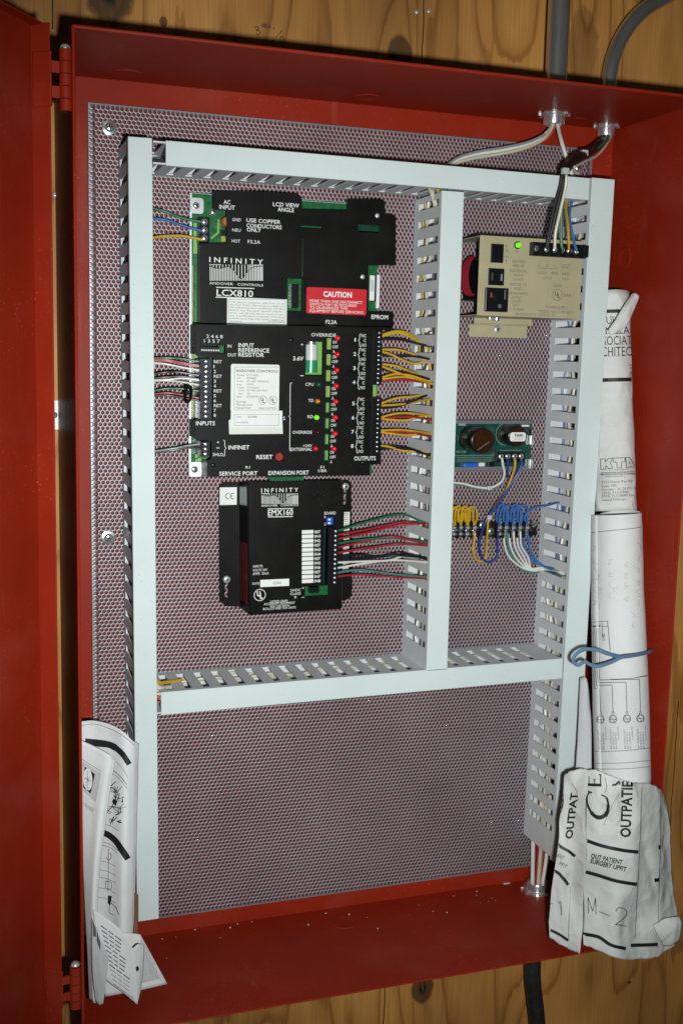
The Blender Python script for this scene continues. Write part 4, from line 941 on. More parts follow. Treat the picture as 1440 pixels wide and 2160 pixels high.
ORD = ['first', 'second', 'third', 'fourth', 'fifth', 'sixth', 'seventh', 'eighth']
for (n_, col_, pts, en, wd) in OUT:
    wire(col_, [(a, b, ya - .004 * math.sin(i)) for i, (a, b) in enumerate(pts)] + into(en[0], en[1], XM), f'{wd} wire from the {ORD[n_-1]} output into the middle duct', .00125, 'output wires of the controller')
XL = DUCTINFO['left']['W'](.2, -.03, DUCTINFO['left']['w'] - .004).x
def fromleft(px, py, y): p_ = P(px, py, y); p_.x = XL; return [p_ + Vector((-.004, .004, .012)), p_]
for (col_, y0_, pts, wd) in [
 ('green', 754, [(350, 755), (385, 757), (420, 763)], 'green wire of the top input bundle'), ('pink', 757.5, [(355, 762), (385, 768), (420, 773)], 'red wire of the top input bundle'), ('red', 756, [(350, 759), (385, 765), (420, 771)], 'dark red wire of the top input bundle'), ('white', 761, [(350, 768), (385, 775), (420, 781)], 'white wire of the top input bundle'),
 ('black', 791, [(345, 786), (375, 785), (420, 792)], 'upper black wire of the middle input bundle'), ('black', 796, [(345, 796), (380, 794), (420, 800)], 'lower black wire of the middle input bundle'), ('white', 800, [(350, 801), (385, 798), (420, 802)], 'upper white wire of the middle input bundle'), ('cream', 802, [(350, 803), (385, 806), (420, 812)], 'lower white wire of the middle input bundle'),
 ('green', 828, [(345, 820.5), (380, 820), (420, 825)], 'green wire of the lowest input bundle'), ('red', 831, [(352, 829), (385, 833), (420, 840)], 'red wire of the lowest input bundle'), ('black', 834, [(352, 834), (385, 839), (420, 845)], 'black wire of the lowest input bundle'),
 ('grey', 952, [(360, 947), (395, 940.5), (424, 936)], 'grey network wire above a black one'), ('black', 956, [(362, 950.5), (398, 945), (424, 946)], 'black network wire under a grey one'),
 ('green', 432, [(350, 447), (385, 460), (428, 469)], 'green mains wire to the AC input terminals'), ('blue', 461, [(345, 463), (385, 476), (428, 488)], 'blue mains wire to the AC input terminals'), ('yellow', 504, [(345, 498.5), (385, 498), (428, 506)], 'yellow mains wire to the AC input terminals')]:
    yy = -.030 if y0_ > 600 else -.024
    wire(col_, fromleft(321, y0_, yy) + [(a, b, yy - .004 * i) for i, (a, b) in enumerate(pts)], wd, .00115 if y0_ > 600 else .0015, 'input wires of the controller')
c = P(397, 831, -.038); m = MB()
m.tube([c + Vector((.0058 * math.cos(a) * .55, .0058 * math.sin(a) * .6, .0)) + Vector((0, 0, .0085 * math.cos(a + 1.57))) for a in [2 * math.pi * k / 20 for k in range(21)]], .0018, 8)
m.build('cable_tie', BLACKP, None, 'black tie clamped round the lowest input bundle', 'cable tie', recalc=False)
for (col_, pts, en, wd) in [
 ('green', [(712, 1120), (760, 1105), (820, 1089), (853, 1086)], (886, 1099), 'topmost green wire'), ('red', [(712, 1128), (765, 1119), (830, 1105), (862, 1101)], (893, 1106), 'topmost red wire'), ('red', [(712, 1137), (770, 1125), (835, 1109)], (884, 1105), 'second red wire'),
 ('green', [(712, 1146), (770, 1138), (828, 1135)], (894, 1143), 'second green wire'), ('red', [(712, 1155), (765, 1143), (828, 1132)], (900, 1149), 'third red wire'), ('red', [(712, 1166), (770, 1157), (838, 1148)], (898, 1151), 'fourth red wire'),
 ('black', [(712, 1176), (760, 1170), (800, 1175), (846, 1166)], (898, 1180), 'upper black wire'), ('black', [(712, 1180), (770, 1178), (830, 1172)], (894, 1176), 'lower black wire'), ('white', [(712, 1186.5), (770, 1184), (820, 1182), (850, 1173)], (884, 1175), 'upper white wire'), ('white', [(712, 1198), (765, 1189), (828, 1181.5)], (898, 1186), 'lower white wire'),
 ('teal', [(712, 1208), (760, 1202), (828, 1211)], (893, 1217), 'lowest green wire'), ('red', [(712, 1216), (760, 1212), (828, 1217)], (896, 1220), 'lowest red wire')]:
    wire(col_, [(a, b, -.040 + .004 * i) for i, (a, b) in enumerate(pts)] + into(en[0], en[1], XM), f'{wd} from the expansion module into the middle duct', .0012, 'expansion module wires')
# jumpers on the strips
for i in range(3):
    a, b = YC[i], YC[i + 1]
    wire('yellow', [(a + 3, 1107, -.0125), (a + 2, 1096, -.016), (a + 3 + (i % 2) * 2, 1078, -.020), ((a + b) / 2 + 2, 1067 + i, -.022), (b + 5, 1076, -.019), (b + 6, 1094, -.016), (b + 3 - 2, 1107, -.0125)], f'{["left", "middle", "right"][i]} yellow jumper loop on the terminal strip', .0013, 'yellow jumper loops')
    wire('yellow', [(a - 1, 1107, -.0125), (a - 4, 1094, -.015), (a - 3, 1078, -.018), ((a + b) / 2 - 3, 1070 + i, -.020), (b - 3, 1080, -.018), (b - 2, 1094, -.015), (b - 1, 1107, -.0125)], f'{["left", "middle", "right"][i]} smaller yellow jumper loop on the terminal strip', .0013, 'yellow jumper loops')
for i in range(4):
    a, b = BC[i], BC[i + 1]
    wire('blue', [(a - 2, 1107, -.0125), (a - 5, 1094, -.016), (a - 2, 1072, -.020), ((a + b) / 2, 1064 + (i % 2) * 2, -.022), (b + 1, 1073, -.019), (b + 2, 1092, -.016), (b - 1, 1107, -.0125)], f'{ORD[i]} blue jumper loop from the left on the terminal strip', .0014, 'blue jumper loops')
    if i in (0, 2): wire('blue', [(a + 2, 1107, -.0125), (a + 1, 1094, -.015), (a + 5, 1075, -.018), ((a + b) / 2 + 6, 1067, -.021), (b + 4, 1080, -.018), (b + 5, 1094, -.015), (b + 2, 1107, -.0125)], f'{ORD[i]} smaller blue jumper loop from the left on the terminal strip', .0014, 'blue jumper loops')
wire('blue', [(1108, 1107, -.0125), (1106, 1092, -.016), (1113, 1080, -.018), (1128, 1071, -.020), (1150, 1067, -.024)] + into(1176, 1060, XR), 'blue wire from the right terminal strip up into the right duct', .0014)
wire('yellow', [(1000, 1121, -.0125), (1001, 1130, -.014), (997, 1158, -.012), (1002, 1178, -.010), (1014, 1184, -.008), (1023, 1176, -.008), (1026, 1150, -.010), (1028, 1110, -.019), (1031, 1090, -.021), (1042, 1070, -.020), (1062, 1043, -.018), (1077, 1010, -.020), (1085, 985, -.024), (1085, 968, -.0245)], 'yellow wire rising from the left terminal strip to the supply board', .0014)
wire('navy', [(1050, 1121, -.0125), (1048, 1132, -.014), (1049, 1155, -.013), (1047, 1175, -.012), (1034, 1186, -.010), (1019, 1180, -.010), (1011, 1160, -.012), (1012, 1135, -.016), (1022, 1105, -.022), (1034, 1083, -.023), (1060, 1048, -.021), (1083, 1012, -.021), (1098, 985, -.024), (1099, 968, -.0245)], 'dark blue wire looping under the strips up to the supply board', .0015)
wire('navy', [(1071, 968, -.0245), (1070, 984, -.022), (1070, 1000, -.014), (1074, 1008, -.008), (1082, 1000, -.010), (1092, 985, -.020)], 'short dark blue wire bending under the supply board terminals', .0013)
wire('white', [(1058, 966, -.0245), (1060, 982, -.023), (1063, 1000, -.018), (1055, 1018, -.012), (1032, 1029, -.009), (1003, 1027, -.008), (976, 1020, -.008), (950, 1018, -.010), (935, 1020, -.016)], 'white wire swinging left from the supply board to the middle duct', .0014)
wire('teal', [(1058, 1020, -.008), (1032, 1032, -.006), (1003, 1030, -.005), (976, 1023, -.005), (950, 1022, -.008), (935, 1024, -.014)], 'grey green wire beneath the white wire of the supply board', .0012)
def tie(px, py, y, label, s_=.0028):
    c = P(px, py, y); MB().box(c.x - s_, c.x + s_, c.y - s_ * .9, c.y + s_ * .8, c.z - s_ * .9, c.z + s_ * .9).build('cable_tie', TIE, None, label, 'cable tie', 'small clear cable ties', bevel=.0007)
tie(1031, 1029, -.0095, 'clear cable tie on the white wire below the supply board'); tie(1031, 1091, -.0225, 'clear cable tie holding the yellow and dark blue wires')
WH = [(1062, 'upper'), (1074, 'second'), (1083, 'third'), (1090, 'fourth'), (1097, 'last')]
for i, (a, wd) in enumerate(WH):
    wire('white', [(a, 1121, -.0125), (a, 1133, -.014), (a + 2, 1152, -.013), (a + 12 + i, 1176, -.011), (a + 38 - i * 4, 1198 - (4 - i) * .2, -.010), (1125 + i * 3, 1204 - i * 1.6, -.011), (1150 + i, 1201 - i, -.014)] + into(1178 + i, 1206 + i, XR),
         f'{["first", "second", "third", "fourth", "fifth"][i]} white wire from the left under the blue jumpers', .0012, 'white wires under the right strip')
wire('teal', [(1068, 1121, -.0125), (1069, 1135, -.012), (1074, 1160, -.010), (1090, 1190, -.008), (1112, 1206, -.007), (1150, 1206, -.009)] + into(1184, 1214, XR), 'grey green wire among the white wires under the right strip', .0013)
wire('blue', [(1104, 1121, -.0125), (1103, 1136, -.012), (1107, 1160, -.011), (1122, 1182, -.010), (1140, 1192, -.012)] + into(1160, 1200, XR), 'left of the two blue wires dropping from the right strip', .0014)
wire('blue', [(1111, 1121, -.0125), (1114, 1136, -.012), (1117, 1160, -.011), (1130, 1182, -.010), (1146, 1192, -.012)] + into(1165, 1199, XR), 'right of the two blue wires dropping from the right strip', .0014)
# supply leads from the conduits
b1p = Vector((b1.x, b1.y, CT - .008)); b2p = Vector((b2.x, b2.y, CT - .008)); up_ = Vector((0, 0, .03))
for i, (col_, dx, dz, rr) in enumerate((('white', 0, 0, .0022), ('orange', .003, -.0035, .0012), ('cream', -.002, -.0045, .0018), ('grey', .002, .0028, .0014))):
    o = Vector((dx, -.001 * i, dz))
    wire(col_, [b1p + up_ + o * .5, b1p + o * .6, P(1147, 285, -.022) + o, P(1108, 305, -.022) + o, P(1055, 317, -.020) + o, P(1000, 326, -.016) + o, P(960, 338, -.016) + o, P(935, 356, -.020) + o, P(915, 375, -.025) + o], f'{["thick white", "thin orange", "cream", "grey"][i]} wire sweeping left from the thicker conduit into the top duct', rr, 'wires sweeping left from the thicker conduit')
wire('white', [b1p + up_ + Vector((.004, 0, 0)), b1p + Vector((.004, -.001, 0)), P(1183, 297, -.020), P(1198, 345, -.018), P(1206, 372, -.018), P(1212, 390, -.022)], 'straight white cable dropping from the thicker conduit behind the top duct', .0022)
SH = [P(1266, 300, -.030), P(1247, 318, -.050), P(1225, 330, -.070), P(1205, 343, -.086), P(1191, 362, -.094)]
MB().tube(spline(SH, 6), [.0046] * 8 + [.0052] * 9 + [.0046] * 8, 12).build('cable_sleeve', W['black'], None, 'black wrapped sleeve around the power leads from the thinner conduit', 'cable sleeve')
for (col_, dx, sc, rr, lab, midp) in (('black', -.003, PSX[1], .0019, 'left black power lead to the beige power supply', [(1181, 395), (1168, 440), (1157, 495)]), ('black', -.0005, PSX[1], .0019, 'right black power lead to the beige power supply', [(1184, 400), (1172, 450), (1160, 500)]),
                                 ('cream', .003, PSX[2], .0017, 'cream power lead to the beige power supply', [(1192, 395), (1182, 440), (1171, 490)])):
    o = Vector((dx, 0, 0)); e_ = P(sc[0], sc[1], YS - .010)
    wire(col_, [b2p + up_ + o, b2p + o * .8, SH[0] + o * .6, SH[1] + o * .4, SH[2] + o * .3, SH[3] + o * .3, SH[4] + o * .6] + [P(a, b, -.093 + .003 * i) for i, (a, b) in enumerate(midp)] + [e_], lab, rr, 'power leads')
wire('green', [b2p + up_ + Vector((.002, -.004, 0)), b2p + Vector((.002, -.004, 0)), SH[0] + Vector((.0025, -.0035, 0)), SH[1] + Vector((.001, -.002, 0)), SH[2], SH[3], SH[4], P(1189, 405, -.090), P(1183, 455, -.086), P(1183, 500, -.085), P(*PSX[3], YS - .010)], 'green power lead to the beige power supply', .0018, 'power leads')
wire('cream', [b2p + up_ + Vector((.005, -.003, 0)), b2p + Vector((.005, -.003, -.002)), SH[0] + Vector((.006, -.004, -.002)), SH[1] + Vector((.004, -.004, -.006)), SH[2] + Vector((.002, -.004, -.006)), SH[3] + Vector((.002, -.003, -.005))], 'thin pale wire along the black sleeve below the thinner conduit', .0014)
XT = P(1195, 425, -.045)
wire('yellow', [P(1194, 395, -.045), P(1193, 418, -.052), P(1193, 445, -.066), P(1197, 480, -.080), P(*PSX[4], YS - .010)], 'yellow lead from the top duct to the beige power supply', .0016, 'power leads')
wire('blue', [P(1210, 398, -.045), P(1206, 422, -.052), P(1200, 452, -.066), P(1205, 490, -.080), P(*PSX[5], YS - .010)], 'blue lead from the top duct to the beige power supply', .0016, 'power leads')
tie(1231, 323, -.068, 'pale cable tie at the upper end of the black sleeve', .0036); tie(1191, 361, -.0985, 'pale cable tie at the lower end of the black sleeve', .0036)
# wires out of the foot of the right duct into the bottom entry
WD = DUCTINFO['right']['W']; Lr = DUCTINFO['right']['L1']
for i, (col_, b, rr, lab) in enumerate((('white', .004, .0026, 'white twisted'), ('red', .008, .0015, 'red'), ('cream', .011, .0022, 'cream'), ('grey', .014, .0018, 'grey'), ('orange', .017, .0013, 'orange'), ('white', .020, .0024, 'thick white'))):
    a_ = WD(Lr - .06, -.020 - .004 * (i % 3), b); c_ = WD(Lr - .003, -.020 - .004 * (i % 3), b); e_ = Vector((b3.x + (b - .012) * .7, b3.y - .003 * (i % 3 - 1), CB + .010))
    wire(col_, [a_, c_, c_.lerp(e_, .5) + Vector((.001 * (i % 2), 0, 0)), e_, e_ - Vector((0, 0, .02))], f'{lab} cable dropping from the right duct into the bottom entry', rr, 'cables at the foot of the right duct')
# wires lying inside the ducts
def inside(key, cols, a0f, a1f, labd):
    I = DUCTINFO[key]; Wp = I['W']; n = len(cols)
    for i, col_ in enumerate(cols):
        y_ = -.006 - .056 * (i + .5) / n; b = I['w'] * random.uniform(.22, .78); pts = []
        m_ = 14
        for k in range(m_ + 1):
            a = I['L0'] + (I['L1'] - I['L0']) * (a0f + (a1f - a0f) * k / m_)
            pts.append(Wp(a, min(-.004, max(-.066, y_ + random.uniform(-.006, .006))), min(I['w'] - .005, max(.005, b + random.uniform(-.004, .004)))))
        wd = '' if cols.count(col_) == 1 else ('rear ' if cols.index(col_) == i else 'front ')
        wire(col_, pts, f'{wd}{col_} wire lying inside the {labd}', .0012 if col_ not in ('cream', 'white') else .0019, f'{col_} wires lying in the {labd}', k=4)
inside('mid', ['yellow', 'cream', 'white', 'black'], .0, .35, 'middle duct above the outputs')
inside('mid', ['yellow', 'black', 'red', 'white', 'grey', 'yellow', 'black'], .28, 1.0, 'lower part of the middle duct')
inside('right', ['blue', 'cream', 'black'], .05, .62, 'upper part of the right duct')
inside('right', ['cream', 'white', 'cream', 'black', 'orange'], .58, 1.0, 'lower part of the right duct')
inside('left', ['blue', 'white', 'yellow', 'black', 'red'], .02, .80, 'left duct')
inside('low', ['cream', 'cream', 'blue', 'black', 'orange', 'red'], .0, 1.0, 'lower horizontal duct')
inside('top', ['green', 'white', 'black'], .0, 1.0, 'top horizontal duct')
p0 = P(912, 412, -.050); wire('cream', [p0 + Vector((-.004, .02, .03)), p0, p0 + Vector((.012, .004, -.03))], 'white cable bending from the top duct into the middle duct', .0028)
p0 = P(926, 412, -.058); wire('yellow', [p0 + Vector((0, .02, .03)), p0, p0 + Vector((.008, .006, -.03))], 'yellow cable bending from the top duct into the middle duct', .0022)
for (a, b, col_, rr) in ((330, 1436, 'yellow', .0018), (332, 1448, 'cream', .0028), (331, 1460, 'white', .0028), (332, 1469, 'orange', .0022)):
    p0 = P(a, b, -.052 - (b - 1436) * .0006); wire(col_, [p0 + Vector((-.012, .012, .02)), p0, p0 + Vector((.012, .006, -.004)), p0 + Vector((.03, .016, -.006))], f'{col_} cable turning from the left duct into the lower horizontal duct', rr, 'cables turning from the left duct')

# ================================================================== PAPERS
def cr(p, t):
    n = len(p); 
    if n == 1: return p[0]
    f = t * (n - 1); i = min(int(f), n - 2); u = f - i
    a = p[i - 1] if i > 0 else p[i] * 2 - p[i + 1]; b = p[i]; c = p[i + 1]; d = p[i + 2] if i + 2 < n else p[i + 1] * 2 - p[i]
    return .5 * ((2 * b) + (c - a) * u + (2 * a - 5 * b + 4 * c - d) * u * u + (3 * b - a - 3 * c + d) * u ** 3)
from mathutils import noise as mnoise
def grid_mesh(rows, nu, nv, wrinkle=0.0, wscale=40.0, ragged=0.0):
    R_ = [[Vector(P(*p_)) if not isinstance(p_, Vector) else p_ for p_ in r] for r in rows]
    m = MB(); vs = []
    for j in range(nv + 1):
        ctrl = [cr(r, 0) for r in R_]
        t_ = j / nv
        for i in range(nu + 1):
            s_ = i / nu; v = cr([cr(r, s_) for r in R_], t_)
            if wrinkle:
                w = mnoise.noise(v * wscale) + .5 * mnoise.noise(v * wscale * 2.3 + Vector((5, 1, 2)))
                cre = abs(mnoise.noise(Vector((v.x * wscale * 2.6 + v.z * 7, v.y * 9, v.z * wscale * .8)))) 
                v = v + Vector((0, wrinkle * (w - 1.4 * cre), 0))
            if ragged and j in (0, nv): v = v + Vector((0, 0, ragged * mnoise.noise(v * 260)))
            vs.append(v)
    fs = [(j * (nu + 1) + i, j * (nu + 1) + i + 1, (j + 1) * (nu + 1) + i + 1, (j + 1) * (nu + 1) + i) for j in range(nv) for i in range(nu)]
    m.add(vs, fs, True); return m
def roll_mesh(st, turns=2.4, nl=40, start=0.0, taper=.10, wob=.0006):
    """spirally rolled sheet: stations (px, py, y, radius)"""
    C_ = [Vector(P(a, b, c)) for a, b, c, r in st]; Rr = [Vector((r, 0, 0)) for a, b, c, r in st]
    na = int(26 * turns); m = MB(); vs = []
    for j in range(nl + 1):
        t_ = j / nl; c = cr(C_, t_); r = cr(Rr, t_).x; ax = (cr(C_, min(1, t_ + .02)) - cr(C_, max(0, t_ - .02))).normalized()
        u = Vector((1, 0, 0)); u = (u - ax * u.dot(ax)).normalized(); w = ax.cross(u)
        for i in range(na + 1):
            th = start + 2 * math.pi * turns * i / na; rr = r * (1 - taper * turns * i / na) + wob * mnoise.noise(Vector((math.cos(th) * 2, math.sin(th) * 2, t_ * 9)))
            vs.append(c + (u * math.cos(th) + w * math.sin(th)) * rr)
    fs = [(j * (na + 1) + i, j * (na + 1) + i + 1, (j + 1) * (na + 1) + i + 1, (j + 1) * (na + 1) + i) for j in range(nl) for i in range(na)]
    m.add(vs, fs, True); return m
class Decal:
    """print lying on a curved paper: marks are laid on the sheet surface"""
    def __init__(s, m, off=.00045): s.b = BVHTree.FromPolygons([Vector(v) for v in m.v], m.f); s.off = off; s.m = MB()
    def hit(s, px, py):
        d = Vector(ray(px, py)).normalized(); h = s.b.ray_cast(Vector(CC), d)
        if h[0] is None: return None
        n = h[1]; n = -n if n.dot(d) > 0 else n
        return h[0] + n * s.off, n
    def faces(s, pts, fs):
        H = [s.hit(*p_) for p_ in pts]; o = {}
        vs = []
        for i, h in enumerate(H):
            if h is not None: o[i] = len(vs); vs.append(h[0])
        s.m.add(vs, [tuple(o[i] for i in f) for f in fs if all(i in o for i in f)])
    def line(s, pts, w, step=4.0):
        q = [Vector((a, b, 0)) for a, b in pts]; out = []
        for i in range(len(q) - 1):
            n = max(1, int((q[i + 1] - q[i]).length / step))
            out += [q[i].lerp(q[i + 1], k / n) for k in range(n)]
        out.append(q[-1]); vs = []; n = len(out); wm = max(w) if isinstance(w, list) else w; c = max(1, int(math.ceil(wm / 2.2)))
        for i in range(n):
            t_ = (out[min(i + 1, n - 1)] - out[max(i - 1, 0)]).normalized(); p_ = Vector((-t_.y, t_.x, 0)) * (w[min(i * len(w) // n, len(w) - 1)] if isinstance(w, list) else w) / 2
            vs += [(out[i] + p_ * (2 * k / c - 1))[:2] for k in range(c + 1)]
        s.faces(vs, [(i * (c + 1) + k, i * (c + 1) + k + 1, (i + 1) * (c + 1) + k + 1, (i + 1) * (c + 1) + k) for i in range(n - 1) for k in range(c)])
    def curve(s, pts, w): s.line([tuple(v[:2]) for v in spline([(a, b, 0) for a, b in pts], 6)], w, 3)
    def text(s, t_, x0, y0, x1, y1, h, bold=.0, up=None):
        vs, fs = glyphs(t_, bold)
        if not len(vs): return
        d = Vector((x1 - x0, y1 - y0)); L_ = d.length; d /= L_; u = Vector(up).normalized() if up else Vector((d.y, -d.x))
        a, b = vs[:, 0].min(), vs[:, 0].max(); k = L_ / (b - a); kz = h / cap_height()
        pts = [(x0 + d.x * (v[0] - a) * k + u.x * v[1] * kz, y0 + d.y * (v[0] - a) * k + u.y * v[1] * kz) for v in vs]
        if h > 8:       # big letters follow the creases: split their faces
            out = [[pts[i] for i in (f[0], f[q], f[q + 1])] for f in fs for q in range(1, len(f) - 1)]
            for _ in range(4):
                nx_ = []
                for (A, B, C_) in out:
                    if max(math.dist(A, B), math.dist(B, C_), math.dist(C_, A)) < 3.2: nx_.append([A, B, C_]); continue
                    ab = ((A[0] + B[0]) / 2, (A[1] + B[1]) / 2); bc = ((B[0] + C_[0]) / 2, (B[1] + C_[1]) / 2); ca = ((C_[0] + A[0]) / 2, (C_[1] + A[1]) / 2)
                    nx_ += [[A, ab, ca], [ab, B, bc], [ca, bc, C_], [ab, bc, ca]]
                out = nx_
            pts = [p_ for t3 in out for p_ in t3]; fs = [(3 * i, 3 * i + 1, 3 * i + 2) for i in range(len(out))]
        s.faces(pts, fs)
    def fill(s, pts, n=6):
        (a, b, c, d) = [Vector((*p_, 0)) for p_ in pts]; vs = []
        for j in range(n + 1):
            for i in range(n + 1): vs.append((a.lerp(b, i / n).lerp(d.lerp(c, i / n), j / n))[:2])
        s.faces(vs, [(j * (n + 1) + i, j * (n + 1) + i + 1, (j + 1) * (n + 1) + i + 1, (j + 1) * (n + 1) + i) for j in range(n) for i in range(n)])
    def build(s, name, mtl, par): return s.m.build(name, mtl, par, recalc=False, kind='stuff')
def paper(name, m, mtl, label, cat, group=None, solid=.00035):
    rt = thing(name, Vector((np.mean([v[0] for v in m.v]), np.mean([v[1] for v in m.v]), min(v[2] for v in m.v))), label, cat, group)
    o = m.build('sheet', mtl, rt, recalc=False, solid=solid); return rt, o

# ---- upper roll: title sheet of a drawing set
m = roll_mesh([(1288, 618, -.045, .0215), (1290, 800, -.060, .0238), (1294, 950, -.074, .0245), (1297, 1077, -.086, .0252)], 2.3, start=math.radians(200))
r1, o1 = paper('drawing_roll', m, PAPERO, 'upper paper roll with architect lettering and a torn folded corner, behind the right duct', 'paper roll', 'rolled drawings in the cabinet')
D = Decal(m)
D.line([(1270, 657), (1312, 656)], 7.5); D.line([(1262, 802), (1342, 800)], 8)
for (t_, a, b, c, h) in (("UL", 1279, 684, 1299, 17), ("NGLA", 1277, 705, 1326, 15), ("SOCIAT", 1271, 728, 1331, 18.5), ("CHITEC", 1268, 752, 1330, 19.5)): D.text(t_, a, b, c, b - 1.5, h)
for (a, b, c) in ((1271, 728, 1331), (1268, 752, 1330), (1277, 705, 1326)):
    for k in range(9): x = a + (c - a) * (k + .3) / 9; D.line([(x - 2.4, b - .5 - 1.5 * k / 9), (x + 2.4, b - .6 - 1.5 * k / 9)], .8)
K_ = [(1265.7, 968.5), (1275.5, 968), (1276, 975), (1283, 967), (1291.5, 966), (1286, 976.5), (1292, 987.5), (1282, 988.5), (1277, 981.5), (1276.5, 989.5), (1267, 990.3), (1265.7, 968.5)]
T_ = [(1292, 966.5), (1317, 965.5), (1317, 974), (1310, 974.3), (1309.5, 987), (1300, 987.5), (1300, 974.8), (1293, 975), (1292, 966.5)]
A_ = [(1318, 965.5), (1326, 965), (1339, 985.5), (1329, 984.5), (1320, 986.5), (1318, 965.5)]
for s_ in (K_, T_, A_): D.line(s_, 1.3, 2)
D.line([(1325, 974), (1328, 977), (1325, 977.5)], 1.1, 2)
D.text("K.T. Associates P.C.", 1284, 993, 1326, 991.5, 3.4); D.line([(1267, 997.5), (1339, 995)], 1.2); D.text("Mechanical Electrical Consulting", 1267, 1002.5, 1338, 1000.3, 3.6, .02); D.line([(1275, 1005.5), (1316, 1004)], .9)
for (t_, a, b, c, d) in (("2553 Horse Pen Rd", 1268, 1020, 1332, 1017), ("Suite 500", 1268, 1028, 1299, 1026.5), ("Herndon, Va. 20171-28", 1269, 1035.5, 1341, 1032), ("(703) 713-0300", 1269, 1043, 1324, 1040), ("(703) 713-0890 Fax", 1269, 1049.5, 1336, 1046.5), ("www.KTA95.com", 1270, 1057.5, 1319, 1055)): D.text(t_, a, b, c, d, 5)
D.text("mm", 1324, 772, 1333, 771, 4); D.text("as", 1326, 778, 1333, 777, 4); D.text("W", 1328, 790, 1333, 789, 5)
D.curve([(1331, 1058), (1333, 1066), (1337, 1073)], .8); D.curve([(1253, 990), (1255, 1040), (1257, 1070)], .8)
D.build('lettering', INKD, o1)
m = grid_mesh([[(1333, 617, -.075), (1340, 619, -.082), (1347, 624, -.082)], [(1316, 642, -.084), (1326, 648, -.090), (1337, 652, -.086)], [(1299, 670, -.090), (1309, 678, -.094), (1320, 686, -.092)], [(1281, 697, -.090), (1285, 702, -.092), (1289, 708, -.092)]], 10, 24, .0006, 60)
m.build('folded_corner', PAPERO, r1, recalc=False, solid=.0004)
# ---- lower roll: wiring diagrams
m = roll_mesh([(1300, 1084, -.096, .0290), (1301, 1110, -.098, .0296), (1303, 1250, -.112, .0308), (1309, 1450, -.131, .0325), (1314, 1650, -.150, .0325)], 2.6, start=math.radians(170), nl=60)
r2, o2 = paper('drawing_roll', m, PAPER, 'lower paper roll of wiring diagrams tied with a blue cord', 'paper roll', 'rolled drawings in the cabinet')
D = Decal(m)
D.curve([(1244, 1124), (1290, 1119), (1330, 1115), (1361, 1110)], 1.1)
for (a, b) in (((1249, 1585), (1376, 1577)), ((1252, 1610), (1378, 1603)), ((1253, 1622), (1379, 1616))): D.curve([a, ((a[0] + b[0]) / 2, (a[1] + b[1]) / 2 + 2.5), b], 1.0)
D.line([(1243, 1313), (1283, 1310)], 1); D.line([(1281, 1310), (1286, 1372)], 1.2); D.line([(1243, 1322), (1266, 1320)], 3); D.line([(1269, 1314), (1271, 1345)], 1); D.line([(1269, 1322), (1282, 1321)], 1)
for k in range(4): D.line([(1251 + k * 3.4, 1326), (1253 + k * 3.4, 1420 + k * -4)], .9)
for k, (x, yt) in enumerate(((1266, 1453), (1292, 1446), (1321, 1440), (1349, 1434))):
    D.line([(1252 + k * 3.6, 1420 - k * 4), (1254 + k * 3.6, 1452 - k * 6), (x - 3, yt - 1), (x - 2, yt), (x, 1497)], 1.3)
    y0 = 1518 - k * .8
    D.line([(x - 3, 1510), (x, 1497), (x + 3, 1510)], 1.2); D.line([(x + 8 * math.cos(a), y0 + 8 * math.sin(a)) for a in [math.radians(j * 30) for j in range(13)]], 1.1, 3); D.line([(x - 7, y0), (x + 7, y0)], 1); D.line([(x - 4, y0 - 6), (x + 4, y0 + 7)], .9); D.line([(x - 5, y0 - 8), (x - 6, y0 + 5), (x + 6, y0 + 6), (x + 6, y0 - 8)], .9, 3)
    for q in range(3): D.text("BAV 120 RELAY NO.%d" % (3 * k + q), x - 2 + q * 5.5, 1580 - k * .5, x - 4 + q * 5.5, 1545 - k * .5 - 6 * (q == 0), 3.4)
    D.text("14 AWG TYP", x + 13, 1560, x + 12, 1532, 2.8)
D.line([(1286, 1433), (1330, 1431), (1368, 1425)], 1.1); D.line([(1330, 1431), (1366, 1424)], 1.0)
D.text("SCHED", 1276, 1352, 1275, 1336, 6)
D.build('diagram_print', INKD, o2)
D = Decal(m)
random.seed(3)
for (x, y0, y1) in ((1254, 1150, 1280), (1262, 1210, 1290), (1286, 1180, 1260), (1318, 1185, 1275), (1345, 1145, 1270), (1333, 1290, 1335), (1296, 1235, 1262)):
    y = y0
    while y < y1:
        pts = [(x + random.uniform(-5, 5) + k * .3, y + k * 3.2 + random.uniform(-2, 2)) for k in range(5)]; D.curve(pts, .7); y += random.uniform(16, 30)
D.build('handwriting', INKG, o2)
# ---- blue cord round the roll
W['cord'] = mat('steel_blue_cord', (.105, .20, .33), .45)
wire('cord', [(1376, 1371, -.115), (1366, 1376, -.150), (1340, 1382, -.166), (1308, 1386, -.171), (1280, 1379, -.172), (1258, 1371, -.168), (1232, 1370, -.162), (1214, 1380, -.160), (1208, 1394, -.160), (1218, 1403, -.162), (1232, 1396, -.166), (1244, 1402, -.168), (1262, 1405, -.172), (1290, 1396, -.173), (1312, 1386, -.174), (1345, 1381, -.169), (1370, 1374, -.152), (1377, 1369, -.118)],
     'blue cord looped and knotted round the lower paper roll', .0020, cat='cord', name='cord')
# ---- loose sheets between the duct and the roll
m = grid_mesh([[(1222, 1430, -.100), (1236, 1432, -.106), (1243, 1480, -.108)], [(1218, 1530, -.110), (1232, 1532, -.116), (1246, 1535, -.118)], [(1212, 1640, -.122), (1232, 1642, -.128), (1247, 1640, -.130)]], 10, 20, .0005, 50)
r3, o3 = paper('drawing_sheet', m, PAPERG, 'narrow strip of folded sheet between the right duct and the lower roll', 'paper sheet')
